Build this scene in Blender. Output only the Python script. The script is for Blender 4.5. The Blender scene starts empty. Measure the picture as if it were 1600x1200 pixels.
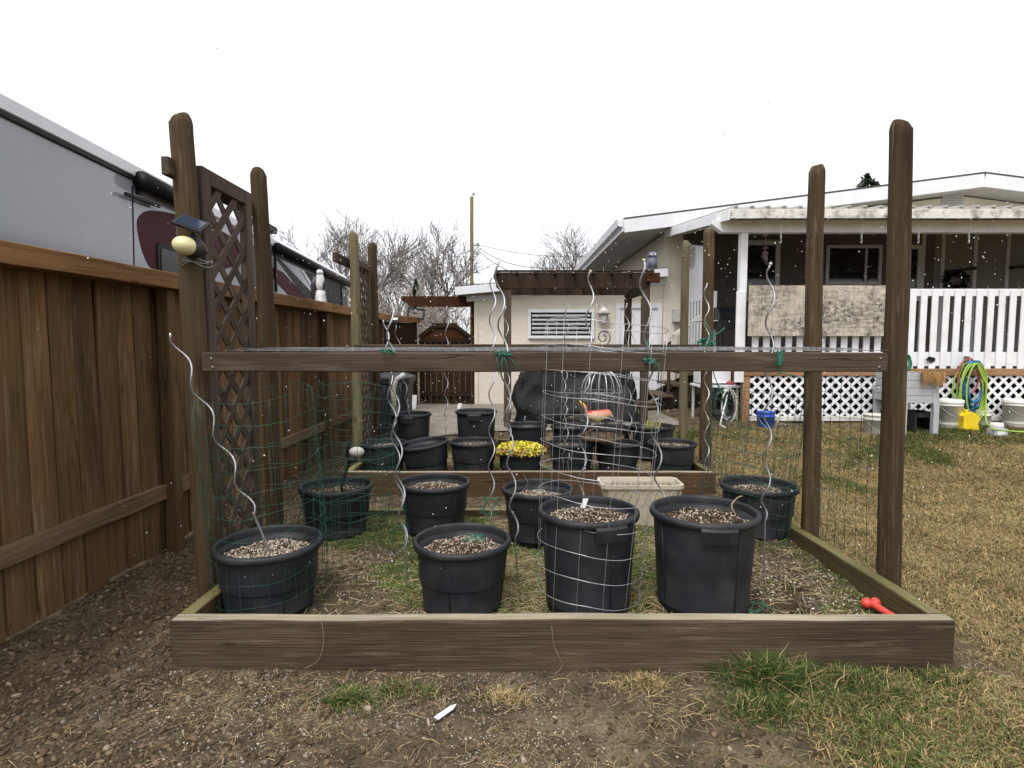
import bpy, bmesh, math, random
import numpy as np
from mathutils import Vector, Matrix, Quaternion

# ------------------------------------------------------------------ camera, sky, sun, exposure
SC = bpy.context.scene
COL = SC.collection
PITCH = math.atan(66 / 900)
CAM = Vector((0, 0, 1.5))
cd = bpy.data.cameras.new('camera'); cam = bpy.data.objects.new('camera', cd); COL.objects.link(cam)
cd.sensor_width = 36; cd.lens = 20.25; cd.clip_start = .05; cd.clip_end = 3000
cam.location = CAM; cam.rotation_euler = (math.pi / 2 - PITCH, 0, 0)
SC.camera = cam
SC.render.resolution_x, SC.render.resolution_y = 1024, 768

W = bpy.data.worlds.new('World'); SC.world = W; W.use_nodes = True
nt = W.node_tree; nt.nodes.clear()
wo = nt.nodes.new('ShaderNodeOutputWorld')
sky = nt.nodes.new('ShaderNodeTexSky'); sky.sky_type = 'NISHITA'; sky.sun_disc = False
sky.sun_elevation = math.radians(58); sky.sun_rotation = math.radians(205)
sky.air_density = 1.0; sky.dust_density = 3.0
b1 = nt.nodes.new('ShaderNodeBackground'); b1.inputs[1].default_value = .05
hs = nt.nodes.new('ShaderNodeHueSaturation'); hs.inputs['Saturation'].default_value = .25
nt.links.new(sky.outputs[0], hs.inputs['Color']); nt.links.new(hs.outputs[0], b1.inputs[0])
b2 = nt.nodes.new('ShaderNodeBackground'); b2.inputs[0].default_value = (.955, .965, 1, 1); b2.inputs[1].default_value = .84  # even cloud deck, as under any overcast a little brighter overhead than at the horizon
tcw = nt.nodes.new('ShaderNodeTexCoord'); spw = nt.nodes.new('ShaderNodeSeparateXYZ'); mrw = nt.nodes.new('ShaderNodeMapRange'); mxw = nt.nodes.new('ShaderNodeMix'); mxw.data_type = 'RGBA'
mrw.inputs['From Min'].default_value = 0; mrw.inputs['From Max'].default_value = 1
mxw.inputs[6].default_value = (.53, .54, .56, 1); mxw.inputs[7].default_value = (.96, .97, 1, 1)
nt.links.new(tcw.outputs['Generated'], spw.inputs[0]); nt.links.new(spw.outputs[2], mrw.inputs[0]); nt.links.new(mrw.outputs[0], mxw.inputs[0]); nt.links.new(mxw.outputs[2], b2.inputs[0])
ad = nt.nodes.new('ShaderNodeAddShader')
nt.links.new(b1.outputs[0], ad.inputs[0]); nt.links.new(b2.outputs[0], ad.inputs[1]); nt.links.new(ad.outputs[0], wo.inputs[0])

sl = bpy.data.lights.new('sun', 'SUN'); sl.energy = 1.5; sl.angle = math.radians(25); sl.color = (1, .97, .93)
so = bpy.data.objects.new('sun', sl); COL.objects.link(so)
_a, _e = math.radians(205), math.radians(58)      # towards the sun: azimuth from +Y to +X, elevation
sdir = Vector((math.sin(_a) * math.cos(_e), math.cos(_a) * math.cos(_e), math.sin(_e)))
so.rotation_euler = sdir.to_track_quat('Z', 'Y').to_euler()

vs = SC.view_settings
vs.view_transform = 'Standard'; vs.look = 'None'; vs.exposure = .72; vs.gamma = 1; vs.use_curve_mapping = False

RNG = random.Random(7)
NR = np.random.default_rng(11)

# ------------------------------------------------------------------ measuring: a bearing read off the photograph + a distance give a place
def ray(u, v):
    a = (u - 800) / 900; b = (600 - v) / 900
    return Vector((a, math.cos(PITCH) + b * math.sin(PITCH), -math.sin(PITCH) + b * math.cos(PITCH)))
def at(u, v, Y):
    d = ray(u, v); return CAM + d * (Y / d.y)
def gz(u, v, z):
    d = ray(u, v); return CAM + d * ((z - 1.5) / d.z)

def sst(a, b, x):
    t = np.clip((x - a) / (b - a), 0, 1); return t * t * (3 - 2 * t)
def vnoise(x, y, seed=0):
    x = np.asarray(x, float); y = np.asarray(y, float)
    xi = np.floor(x).astype(np.int64); yi = np.floor(y).astype(np.int64); fx = x - xi; fy = y - yi
    def h(a, b):
        n = (a * 374761393 + b * 668265263 + seed * 982451653) & 0xffffffff
        n = ((n ^ (n >> 13)) * 1274126177) & 0xffffffff
        return ((n ^ (n >> 16)) & 0xffff) / 65535.0
    sx = fx * fx * (3 - 2 * fx); sy = fy * fy * (3 - 2 * fy)
    return (h(xi, yi) * (1 - sx) + h(xi + 1, yi) * sx) * (1 - sy) + (h(xi, yi + 1) * (1 - sx) + h(xi + 1, yi + 1) * sx) * sy
def fbm(x, y, f=1.0, o=4, seed=0):
    r = 0; a = .5; t = 0
    for i in range(o):
        r = r + a * vnoise(np.asarray(x) * f, np.asarray(y) * f, seed + i * 17); t += a; a *= .5; f *= 2.03
    return r / t
def G(x, y):
    """height of the ground: level at the beds, rising towards the house"""
    x = np.asarray(x, float); y = np.asarray(y, float)
    lag = 1.5 * (1 - sst(-2.2, .5, x))
    return .27 * sst(5.0, 8.6, y - lag) + .10 * sst(1.0, 3.2, x) * sst(5.0, 8.2, y)
def g1(x, y): return float(G(x, y))

# ------------------------------------------------------------------ objects
def tag(o, label=None, cat=None, group=None, kind=None):
    if label: o['label'] = label
    if cat: o['category'] = cat
    if group: o['group'] = group
    if kind: o['kind'] = kind
    return o
def thing(name, label, cat, loc=(0, 0, 0), group=None):
    o = bpy.data.objects.new(name, None); o.empty_display_size = .1
    COL.objects.link(o); o.location = loc
    return tag(o, label, cat, group)
def wloc(o):
    v = Vector(o.location)
    if o.parent: v = o.matrix_parent_inverse @ v; return wmat(o).translation
    return v
def wmat(o):
    m = Matrix.LocRotScale(o.location, o.rotation_euler, o.scale)
    if o.parent: m = wmat(o.parent) @ o.matrix_parent_inverse @ m
    return m
def put(o, parent):
    if parent is not None:
        o.parent = parent; o.matrix_parent_inverse = wmat(parent).inverted()
    return o
def mobj(name, me, mat=None, parent=None):
    o = bpy.data.objects.new(name, me); COL.objects.link(o)
    if mat is not None and len(me.materials) == 0:
        for m in (mat if isinstance(mat, (list, tuple)) else [mat]): me.materials.append(m)
    return put(o, parent)

class MB:
    def __init__(s): s.v = []; s.f = []; s.mi = []; s.sm = []
    def add(s, vs_, fs, mi=0, smooth=False):
        n = len(s.v); s.v.extend([tuple(p) for p in vs_])
        for f in fs: s.f.append(tuple(i + n for i in f)); s.mi.append(mi); s.sm.append(smooth)
        return s
    def box(s, lo, hi, mi=0):
        x0, y0, z0 = lo; x1, y1, z1 = hi
        return s.add([(x0,y0,z0),(x1,y0,z0),(x1,y1,z0),(x0,y1,z0),(x0,y0,z1),(x1,y0,z1),(x1,y1,z1),(x0,y1,z1)],
                     [(3,2,1,0),(4,5,6,7),(0,1,5,4),(1,2,6,5),(2,3,7,6),(3,0,4,7)], mi)
    def prism(s, poly, d, mi=0):
        """closed polygon (list of Vectors) extruded by vector d"""
        n = len(poly); d = Vector(d); a = [Vector(p) for p in poly]
        return s.add(a + [p + d for p in a], [tuple(range(n))[::-1], tuple(range(n, 2 * n))] + [(i, (i + 1) % n, n + (i + 1) % n, n + i) for i in range(n)], mi)
    def tube(s, pts, r, sides=5, closed=False, mi=0, caps=True):
        P = [Vector(p) for p in pts]; n = len(P)
        rr = r if hasattr(r, '__len__') else [r] * n
        vs_ = []; N = None
        for i in range(n):
            if closed: t = P[(i + 1) % n] - P[i - 1]
            else: t = P[min(i + 1, n - 1)] - P[max(i - 1, 0)]
            t = t.normalized() if t.length > 1e-9 else Vector((0, 0, 1))
            if N is None:
                N = t.orthogonal().normalized()
            N = (N - t * N.dot(t)); N = N.normalized() if N.length > 1e-6 else t.orthogonal().normalized()
            B = t.cross(N)
            for k in range(sides):
                a = 2 * math.pi * k / sides
                vs_.append(P[i] + (N * math.cos(a) + B * math.sin(a)) * rr[i])
        fs = []
        for i in range(n if closed else n - 1):
            j = (i + 1) % n
            for k in range(sides):
                l = (k + 1) % sides
                fs.append((i * sides + k, i * sides + l, j * sides + l, j * sides + k))
        if caps and not closed:
            fs.append(tuple(range(sides))[::-1]); fs.append(tuple((n - 1) * sides + k for k in range(sides)))
        return s.add(vs_, fs, mi, sides > 3)
    def lathe(s, prof, seg=32, c=(0, 0, 0), mi=0, capb=True, capt=False, wob=0):
        vs_ = []
        for r, z in prof:
            for k in range(seg):
                a = 2 * math.pi * k / seg
                q = r * (1 + wob * math.sin(2 * a + 1))
                vs_.append((c[0] + q * math.cos(a), c[1] + q * math.sin(a), c[2] + z))
        fs = [(i * seg + k, i * seg + (k + 1) % seg, (i + 1) * seg + (k + 1) % seg, (i + 1) * seg + k) for i in range(len(prof) - 1) for k in range(seg)]
        if capb: fs.append(tuple(range(seg))[::-1])
        if capt: fs.append(tuple((len(prof) - 1) * seg + k for k in range(seg)))
        return s.add(vs_, fs, mi, True)
    def ball(s, c, r, seg=12, rings=8, mi=0, M=None):
        vs_ = []; r3 = r if hasattr(r, '__len__') else (r, r, r)
        for i in range(rings + 1):
            t = math.pi * i / rings
            for k in range(seg):
                a = 2 * math.pi * k / seg
                p = Vector((math.sin(t) * math.cos(a) * r3[0], math.sin(t) * math.sin(a) * r3[1], math.cos(t) * r3[2]))
                if M is not None: p = M @ p
                vs_.append(Vector(c) + p)
        fs = [((i + 1) * seg + k, (i + 1) * seg + (k + 1) % seg, i * seg + (k + 1) % seg, i * seg + k) for i in range(rings) for k in range(seg)]
        return s.add(vs_, fs, mi, True)
    def mesh(s, name):
        me = bpy.data.meshes.new(name); me.from_pydata(s.v, [], s.f)
        me.polygons.foreach_set('material_index', s.mi); me.polygons.foreach_set('use_smooth', s.sm); me.update()
        return me
    def build(s, name, mat, parent=None): return mobj(name, s.mesh(name), mat, parent)
    def build_at(s, name, mat, loc, parent=None):
        """verts were given in world space; move the origin to loc"""
        l = Vector(loc); s.v = [tuple(Vector(p) - l) for p in s.v]
        me = s.mesh(name); o = bpy.data.objects.new(name, me); COL.objects.link(o); o.location = l
        for m in (mat if isinstance(mat, (list, tuple)) else [mat]): me.materials.append(m)
        return put(o, parent)

_bc = {}
def board_mesh(w, h, L, bev, wob, mats):
    k = (round(w, 4), round(h, 4), round(L, 3), bev, wob, tuple(m.name for m in mats), RNG.random() if wob else 0)
    if k in _bc: return _bc[k]
    bm = bmesh.new(); bmesh.ops.create_cube(bm, size=1)
    for v in bm.verts: v.co = Vector((v.co.x * w, v.co.y * h, v.co.z * L))
    if wob:
        n = max(2, int(L / .12))
        es = [e for e in bm.edges if abs(e.verts[0].co.z - e.verts[1].co.z) > L * .5]
        bmesh.ops.subdivide_edges(bm, edges=es, cuts=n)
    if bev: bmesh.ops.bevel(bm, geom=bm.edges[:] if not wob else [e for e in bm.edges if e.calc_face_angle(0) > .5], offset=min(bev, w * .3, h * .3), segments=1, affect='EDGES')
    if wob:
        ph = [RNG.random() * 9 for _ in range(4)]
        for v in bm.verts:
            z = v.co.z
            v.co.x += wob * (math.sin(z * 3.1 + ph[0]) + .6 * math.sin(z * 9.7 + ph[1])) + RNG.uniform(-.4, .4) * wob
            v.co.y += wob * (math.sin(z * 2.3 + ph[2]) + .6 * math.sin(z * 8.3 + ph[3])) + RNG.uniform(-.4, .4) * wob
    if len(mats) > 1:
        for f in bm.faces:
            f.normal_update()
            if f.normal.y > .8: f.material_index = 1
    me = bpy.data.meshes.new('board'); bm.to_mesh(me); bm.free()
    for m in mats: me.materials.append(m)
    _bc[k] = me
    return me
def frame_of(p0, p1, up=(0, 0, 1)):
    z = (Vector(p1) - Vector(p0)).normalized(); u = Vector(up)
    if abs(z.dot(u)) > .98: u = Vector((0, 1, 0))
    y = (u - z * u.dot(z)).normalized(); x = y.cross(z)
    return Matrix((x, y, z)).transposed()
def beam(name, p0, p1, w, h, mat, parent=None, up=(0, 0, 1), bev=.004, wob=0):
    """a board: grain along local Z, w across, h along 'up'"""
    p0 = Vector(p0); p1 = Vector(p1); L = (p1 - p0).length
    mats = mat if isinstance(mat, (list, tuple)) else [mat]
    o = bpy.data.objects.new(name, board_mesh(w, h, L, bev, wob, mats)); COL.objects.link(o)
    o.location = (p0 + p1) / 2; o.rotation_euler = frame_of(p0, p1, up).to_euler()
    return put(o, parent)

def attr_mesh(name, V, F, colors, mat, parent=None, smooth=False, loc=None):
    """V (n,3), F (m,k) arrays, colours per vertex (n,3)"""
    me = bpy.data.meshes.new(name); n = len(V); m, k = F.shape
    if loc is not None: V = V - np.asarray(loc)
    me.vertices.add(n); me.vertices.foreach_set('co', V.astype(np.float32).ravel())
    me.loops.add(m * k); me.loops.foreach_set('vertex_index', F.astype(np.int32).ravel())
    me.polygons.add(m); me.polygons.foreach_set('loop_start', np.arange(0, m * k, k, dtype=np.int32)); me.polygons.foreach_set('loop_total', np.full(m, k, np.int32))
    me.polygons.foreach_set('use_smooth', np.full(m, smooth))
    me.update(calc_edges=True)
    ca = me.color_attributes.new('Col', 'FLOAT_COLOR', 'POINT')
    c4 = np.ones((n, 4), np.float32); c4[:, :3] = colors; ca.data.foreach_set('color', c4.ravel())
    me.materials.append(mat)
    o = bpy.data.objects.new(name, me); COL.objects.link(o)
    if loc is not None: o.location = loc
    return put(o, parent)

def grains(P, size, colors, flat=.6, rng=NR):
    """octahedral crumbs at P (n,3); returns V, F, C"""
    n = len(P)
    base = np.array([(1,0,0),(-1,0,0),(0,1,0),(0,-1,0),(0,0,1),(0,0,-1)], float)
    tri = np.array([(0,2,4),(2,1,4),(1,3,4),(3,0,4),(2,0,5),(1,2,5),(3,1,5),(0,3,5)])
    B = base[None] * rng.uniform(.6, 1.25, (n, 6, 1)) * np.asarray(size).reshape(-1, 1, 1)
    B[:, :, 0] *= rng.uniform(.7, 1.7, (n, 1)); B[:, :, 2] *= flat
    q = rng.normal(size=(n, 4)); q[:, 1:3] *= .45; q /= np.linalg.norm(q, axis=1, keepdims=True)
    w, x, y, z = q.T
    R = np.stack([1-2*(y*y+z*z), 2*(x*y-w*z), 2*(x*z+w*y), 2*(x*y+w*z), 1-2*(x*x+z*z), 2*(y*z-w*x), 2*(x*z-w*y), 2*(y*z+w*x), 1-2*(x*x+y*y)], 1).reshape(n, 3, 3)
    V = np.einsum('nij,nkj->nki', R, B) + P[:, None]
    F = (tri[None] + (np.arange(n) * 6)[:, None, None]).reshape(-1, 3)
    C = np.repeat(colors, 6, axis=0)
    return V.reshape(-1, 3), F, C
def pebbles(P, size, colors, flat=.6, rng=NR):
    """rounded stones: squashed icosahedra"""
    n = len(P); p = (1 + 5 ** .5) / 2
    base = np.array([(-1,p,0),(1,p,0),(-1,-p,0),(1,-p,0),(0,-1,p),(0,1,p),(0,-1,-p),(0,1,-p),(p,0,-1),(p,0,1),(-p,0,-1),(-p,0,1)]) / 1.9
    tri = np.array([(0,11,5),(0,5,1),(0,1,7),(0,7,10),(0,10,11),(1,5,9),(5,11,4),(11,10,2),(10,7,6),(7,1,8),(3,9,4),(3,4,2),(3,2,6),(3,6,8),(3,8,9),(4,9,5),(2,4,11),(6,2,10),(8,6,7),(9,8,1)])
    B = base[None] * rng.uniform(.78, 1.15, (n, 12, 1)) * np.asarray(size).reshape(-1, 1, 1)
    B[:, :, 0] *= rng.uniform(.8, 1.8, (n, 1)); B[:, :, 2] *= flat
    q = rng.normal(size=(n, 4)); q[:, 1:3] *= .3; q /= np.linalg.norm(q, axis=1, keepdims=True); w, x, y, z = q.T
    R = np.stack([1-2*(y*y+z*z), 2*(x*y-w*z), 2*(x*z+w*y), 2*(x*y+w*z), 1-2*(x*x+z*z), 2*(y*z-w*x), 2*(x*z-w*y), 2*(y*z+w*x), 1-2*(x*x+y*y)], 1).reshape(n, 3, 3)
    V = np.einsum('nij,nkj->nki', R, B) + P[:, None]
    return V.reshape(-1, 3), (tri[None] + (np.arange(n) * 12)[:, None, None]).reshape(-1, 3), np.repeat(colors, 12, axis=0)
def blades(P, h, w, lean, colors, rng=NR, tipc=1.25):
    """curved grass blades: 5 verts, 3 tris each"""
    n = len(P); a = rng.uniform(0, 2 * np.pi, n); b = a + rng.uniform(.8, 2.3, n)
    s = np.stack([np.cos(b), np.sin(b), 0 * a], 1) * (w / 2)[:, None]; l = np.stack([np.cos(a), np.sin(a), 0 * a], 1)
    up = np.array([0, 0, 1.0])
    m = P + up * (h * .6)[:, None] + l * (lean * h * .35)[:, None]
    t = P + up * (h * (1 - .25 * lean))[:, None] + l * (lean * h)[:, None]
    V = np.stack([P - s, P + s, m - s * .8, m + s * .8, t], 1).reshape(-1, 3)
    F = (np.array([(0,1,3),(0,3,2),(2,3,4)])[None] + (np.arange(n) * 5)[:, None, None]).reshape(-1, 3)
    k = np.array([.75, .75, 1, 1, tipc])
    C = (colors[:, None] * k[None, :, None]).reshape(-1, 3)
    return V, F, C
def strands(P, L, w, colors, rng=NR, rise=.25):
    """dry straw: bent thin ribbons lying about"""
    n = len(P); a = rng.uniform(0, 2 * np.pi, n); a2 = a + rng.normal(0, .6, n)
    d1 = np.stack([np.cos(a), np.sin(a), rng.uniform(-.05, rise, n)], 1); d2 = np.stack([np.cos(a2), np.sin(a2), rng.uniform(-rise, .1, n)], 1)
    p1 = P + d1 * (L / 2)[:, None]; p2 = p1 + d2 * (L / 2)[:, None]
    p2[:, 2] = np.maximum(p2[:, 2], P[:, 2])
    s = np.stack([-np.sin(a), np.cos(a), rng.uniform(-.5, .9, n)], 1) * (w / 2)[:, None]
    V = np.stack([P - s, P + s, p1 - s, p1 + s, p2 - s * .5, p2 + s * .5], 1).reshape(-1, 3)
    F = (np.array([(0,1,3),(0,3,2),(2,3,5),(2,5,4)])[None] + (np.arange(n) * 6)[:, None, None]).reshape(-1, 3)
    return V, F, np.repeat(colors, 6, axis=0)
def merge(*parts):
    V = []; F = []; C = []; n = 0
    for v, f, c in parts: V.append(v); F.append(f + n); C.append(c); n += len(v)
    return np.concatenate(V), np.concatenate(F), np.concatenate(C)

# ------------------------------------------------------------------ materials
def nodes_of(m):
    m.use_nodes = True; t = m.node_tree; return t, t.nodes['Principled BSDF']
def N_(t, typ, **kw):
    n = t.nodes.new(typ)
    for k, v in kw.items():
        if k.startswith('i_'):
            key = k[2:]
            key = int(key) if key.isdigit() else key
            n.inputs[key].default_value = v
        else: setattr(n, k, v)
    return n
def ramp(t, fac, stops):
    r = t.nodes.new('ShaderNodeValToRGB'); e = r.color_ramp.elements
    while len(e) < len(stops): e.new(.5)
    for q, (p, c) in zip(e, stops): q.position = p; q.color = (*c, 1) if len(c) == 3 else c
    t.links.new(fac, r.inputs[0]); return r.outputs[0]
def mixc(t, fac, a, b, mode='MIX'):
    m = t.nodes.new('ShaderNodeMix'); m.data_type = 'RGBA'; m.blend_type = mode
    for s, v in ((m.inputs[0], fac), (m.inputs[6], a), (m.inputs[7], b)):
        if hasattr(v, 'links') or isinstance(v, bpy.types.NodeSocket): t.links.new(v, s)
        elif isinstance(v, (int, float)): s.default_value = v
        else: s.default_value = (*v, 1)
    return m.outputs[2]
def coords(t, scale, rnd=True):
    tc = N_(t, 'ShaderNodeTexCoord'); out = tc.outputs['Object']
    if rnd:
        oi = N_(t, 'ShaderNodeObjectInfo'); mu = N_(t, 'ShaderNodeMath', operation='MULTIPLY', i_1=53.0)
        t.links.new(oi.outputs['Random'], mu.inputs[0])
        ad_ = N_(t, 'ShaderNodeVectorMath', operation='ADD'); t.links.new(out, ad_.inputs[0]); t.links.new(mu.outputs[0], ad_.inputs[1]); out = ad_.outputs[0]
    mp = N_(t, 'ShaderNodeMapping'); mp.inputs['Scale'].default_value = scale; t.links.new(out, mp.inputs[0])
    return mp.outputs[0]
def noise(t, vec, scale, detail=4, rough=.55, dist=0):
    n = N_(t, 'ShaderNodeTexNoise'); n.inputs['Scale'].default_value = scale; n.inputs['Detail'].default_value = detail
    n.inputs['Roughness'].default_value = rough; n.inputs['Distortion'].default_value = dist
    t.links.new(vec, n.inputs['Vector']); return n.outputs[0]
def bump(t, bs, h, strength=.3, dist=.01):
    b = N_(t, 'ShaderNodeBump'); b.inputs['Strength'].default_value = strength; b.inputs['Distance'].default_value = dist
    t.links.new(h, b.inputs['Height']); t.links.new(b.outputs[0], bs.inputs['Normal'])
def sc3(c, k): return tuple(min(1, x * k) for x in c)

def plain(name, c, rough=.6, var=.15, scale=6, metal=0, bmp=0, bscale=60, dirt=None, dirt_amt=.5, spec=.5):
    m = bpy.data.materials.new(name); t, bs = nodes_of(m)
    v = coords(t, (1, 1, 1))
    col = ramp(t, noise(t, v, scale, 5), [(.3, sc3(c, 1 - var)), (.7, sc3(c, 1 + var))])
    if dirt is not None:
        k = ramp(t, noise(t, v, scale * .6, 8, .7), [(.48, (0, 0, 0)), (.70, (dirt_amt,) * 3)])
        col = mixc(t, k, col, dirt)
    t.links.new(col, bs.inputs['Base Color'])
    bs.inputs['Roughness'].default_value = rough; bs.inputs['Metallic'].default_value = metal
    bs.inputs['Specular IOR Level'].default_value = spec
    if bmp: bump(t, bs, noise(t, v, bscale, 5, .6), bmp, .01)
    return m
def wood(name, c, rough=.75, var=.35, obj_var=.25, streak=None, streak_amt=.5, moss=None, moss_amt=.6, bmp=.5, gscale=1.0, chips=None, spec=.1, crack=.85):
    m = bpy.data.materials.new(name); t, bs = nodes_of(m)
    v = coords(t, (22 * gscale, 22 * gscale, 1.1 * gscale)); vi = coords(t, (1, 1, 1))
    vf = coords(t, (130 * gscale, 130 * gscale, 2.5 * gscale))
    g = noise(t, v, 1.0, 6, .6, 1.2); fi = noise(t, vf, 1.0, 3, .6, .3)
    col = ramp(t, g, [(.28, sc3(c, 1 - var)), (.5, c), (.72, sc3(c, 1 + var))])
    col = mixc(t, .42, col, ramp(t, fi, [(.35, sc3(c, .6)), (.65, sc3(c, 1.25))]))
    big = noise(t, coords(t, (3, 3, .8)), 1.0, 4, .6)
    col = mixc(t, 1.0, col, ramp(t, big, [(.3, (.6, .6, .6)), (.7, (1.3, 1.26, 1.2))]), 'MULTIPLY')
    # knots
    vo = N_(t, 'ShaderNodeTexVoronoi'); vo.inputs['Scale'].default_value = 1.0; t.links.new(coords(t, (7, 7, 2.6)), vo.inputs['Vector'])
    kn = ramp(t, vo.outputs['Distance'], [(.06, (1, 1, 1)), (.13, (0, 0, 0))])
    col = mixc(t, mixc(t, 1.0, kn, (.75, .75, .75), 'MULTIPLY'), col, sc3(c, .4))
    cr = ramp(t, noise(t, coords(t, (17, 17, .55)), 1.0, 3, .55, .5), [(.484, (0, 0, 0)), (.497, (1, 1, 1)), (.503, (1, 1, 1)), (.516, (0, 0, 0))]); cg = ramp(t, noise(t, coords(t, (2, 2, 1.3)), 1.0, 2), [(.45, (0, 0, 0)), (.6, (crack,) * 3)])
    col = mixc(t, mixc(t, 1.0, cr, cg, 'MULTIPLY'), col, sc3(c, .22))
    if streak is not None:
        k = ramp(t, noise(t, coords(t, (30, 30, .9)), 1.0, 8, .7, .6), [(.53, (0, 0, 0)), (.68, (streak_amt,) * 3)]); col = mixc(t, k, col, streak)
    if chips is not None:
        k = ramp(t, noise(t, coords(t, (36, 36, 2.6)), 1.0, 9, .72, .2), [(.54, (0, 0, 0)), (.66, (.6,) * 3)]); col = mixc(t, k, col, chips)
    if moss is not None:
        k = ramp(t, noise(t, vi, 2.3, 6, .65), [(.42, (0, 0, 0)), (.66, (moss_amt,) * 3)]); col = mixc(t, k, col, moss)
    oi = N_(t, 'ShaderNodeObjectInfo')
    col = mixc(t, 1.0, col, ramp(t, oi.outputs['Random'], [(0, (1 - obj_var,) * 3), (1, (1 + obj_var, 1 + obj_var * .95, 1 + obj_var * .9))]), 'MULTIPLY')
    t.links.new(col, bs.inputs['Base Color']); bs.inputs['Roughness'].default_value = rough
    bs.inputs['Specular IOR Level'].default_value = spec
    mh = N_(t, 'ShaderNodeMath', operation='ADD'); t.links.new(g, mh.inputs[0]); t.links.new(fi, mh.inputs[1])
    bump(t, bs, mh.outputs[0], bmp, .006)
    return m
def vcol(name, rough=.85, spec=.25, mottle=None, bmp=0, bscale=40, trans=0):
    m = bpy.data.materials.new(name); t, bs = nodes_of(m)
    a = N_(t, 'ShaderNodeVertexColor'); a.layer_name = 'Col'; col = a.outputs[0]
    if mottle:
        v = coords(t, (1, 1, 1), False)
        for s_, lo, hi in mottle:
            col = mixc(t, 1.0, col, ramp(t, noise(t, v, s_, 6, .68), [(.33, (lo,) * 3), (.67, (hi,) * 3)]), 'MULTIPLY')
    t.links.new(col, bs.inputs['Base Color']); bs.inputs['Roughness'].default_value = rough; bs.inputs['Specular IOR Level'].default_value = spec
    if bmp: bump(t, bs, noise(t, coords(t, (1, 1, 1), False), bscale, 6, .7), bmp, .02)
    return m
def glass_dark(name, c=(.012, .013, .015), rough=.06):
    m = bpy.data.materials.new(name); t, bs = nodes_of(m)
    bs.inputs['Base Color'].default_value = (*c, 1); bs.inputs['Roughness'].default_value = rough; bs.inputs['Specular IOR Level'].default_value = .6
    return m

M = {}
M['fence'] = wood('fence_wood', (.152, .088, .041), var=.36, obj_var=.34, streak=(.22, .145, .078), streak_amt=.18, chips=(.26, .2, .14), bmp=.8)
M['fence_cap'] = wood('fence_cap_wood', (.215, .118, .052), var=.5, obj_var=.1, streak=(.07, .036, .016), streak_amt=.6)
M['fence_rail'] = wood('fence_rail_wood', (.17, .112, .065), var=.5, obj_var=.15, streak=(.23, .17, .12), streak_amt=.5)
M['fence_dark'] = wood('dark_fence_wood', (.034, .020, .012), var=.3, obj_var=.2)
M['fence_post'] = wood('fence_post_wood', (.12, .075, .038), var=.4, obj_var=.1, moss=(.085, .07, .03), moss_amt=.5)
M['post'] = wood('round_post_wood', (.062, .041, .023), var=.55, obj_var=.14, streak=(.13, .094, .054), streak_amt=.45, moss=(.066, .049, .026), moss_amt=.5, chips=(.2, .16, .11), bmp=1.0)
M['post_pale'] = wood('pale_post_wood', (.14, .115, .07), var=.35, obj_var=.15, moss=(.10, .11, .055), moss_amt=.6, bmp=.7)
M['brown'] = wood('brown_stained_wood', (.07, .052, .039), var=.45, obj_var=.15, streak=(.09, .068, .05), streak_amt=.45, chips=(.13, .105, .08), bmp=.5)
M['pergola'] = wood('pergola_wood', (.04, .027, .019), var=.3, obj_var=.2, streak=(.075, .05, .032), streak_amt=.4)
M['redbrown'] = wood('red_brown_wood', (.06, .025, .012), var=.3, obj_var=.2)
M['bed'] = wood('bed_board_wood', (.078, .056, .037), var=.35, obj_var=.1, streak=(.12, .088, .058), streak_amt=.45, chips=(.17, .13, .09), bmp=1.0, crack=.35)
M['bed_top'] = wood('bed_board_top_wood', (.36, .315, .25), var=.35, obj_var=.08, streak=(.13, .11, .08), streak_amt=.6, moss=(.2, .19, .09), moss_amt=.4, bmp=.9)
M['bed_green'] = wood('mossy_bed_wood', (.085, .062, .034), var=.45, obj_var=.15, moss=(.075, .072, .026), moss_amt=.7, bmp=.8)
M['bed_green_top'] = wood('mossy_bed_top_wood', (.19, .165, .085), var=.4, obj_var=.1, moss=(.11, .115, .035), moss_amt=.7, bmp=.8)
M['step'] = wood('step_wood', (.1, .072, .05), var=.35, obj_var=.15)
M['deckrim'] = wood('deck_rim_wood', (.26, .15, .085), var=.3, obj_var=.15)
M['white'] = plain('white_paint', (.74, .74, .765), .5, .05, 5, dirt=(.5, .47, .42), dirt_amt=.4)
M['white_old'] = plain('worn_white_paint', (.62, .6, .56), .7, .15, 9, bmp=.4, dirt=(.13, .11, .075), dirt_amt=1.0)
M['whitetrim'] = plain('white_trim', (.66, .665, .69), .5, .05, 3)
M['pole'] = wood('utility_pole_wood', (.24, .205, .105), var=.2, obj_var=.05)
M['blackplastic'] = plain('black_pot_plastic', (.013, .0145, .018), .5, .35, 7, bmp=.15, bscale=300, dirt=(.05, .045, .038), dirt_amt=.55, spec=.3)
M['black'] = plain('matte_black', (.012, .012, .013), .6, .2, 8)
M['tarp'] = plain('black_vinyl', (.004, .0045, .0055), .6, .3, 5, bmp=.7, bscale=16, dirt=(.02, .018, .016), dirt_amt=.4, spec=.3)
M['steel'] = plain('galvanised_wire', (.44, .44, .46), .42, .3, 30, metal=.8)
M['dull'] = plain('dull_wire', (.28, .28, .28), .5, .2, 30, metal=.7)
M['greenwire'] = plain('green_coated_wire', (.008, .056, .039), .45, .25, 20)
M['twine'] = plain('green_twine', (.010, .13, .08), .7, .3, 50)
M['iron'] = plain('black_iron_wire', (.03, .03, .032), .5, .2, 30, metal=.5)
M['stucco'] = plain('cream_stucco', (.69, .63, .535), .9, .06, 2.2, bmp=1.0, bscale=13, dirt=(.53, .47, .38), dirt_amt=.35)
M['soffit'] = plain('grey_soffit', (.5, .49, .45), .7, .06, 3)
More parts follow.
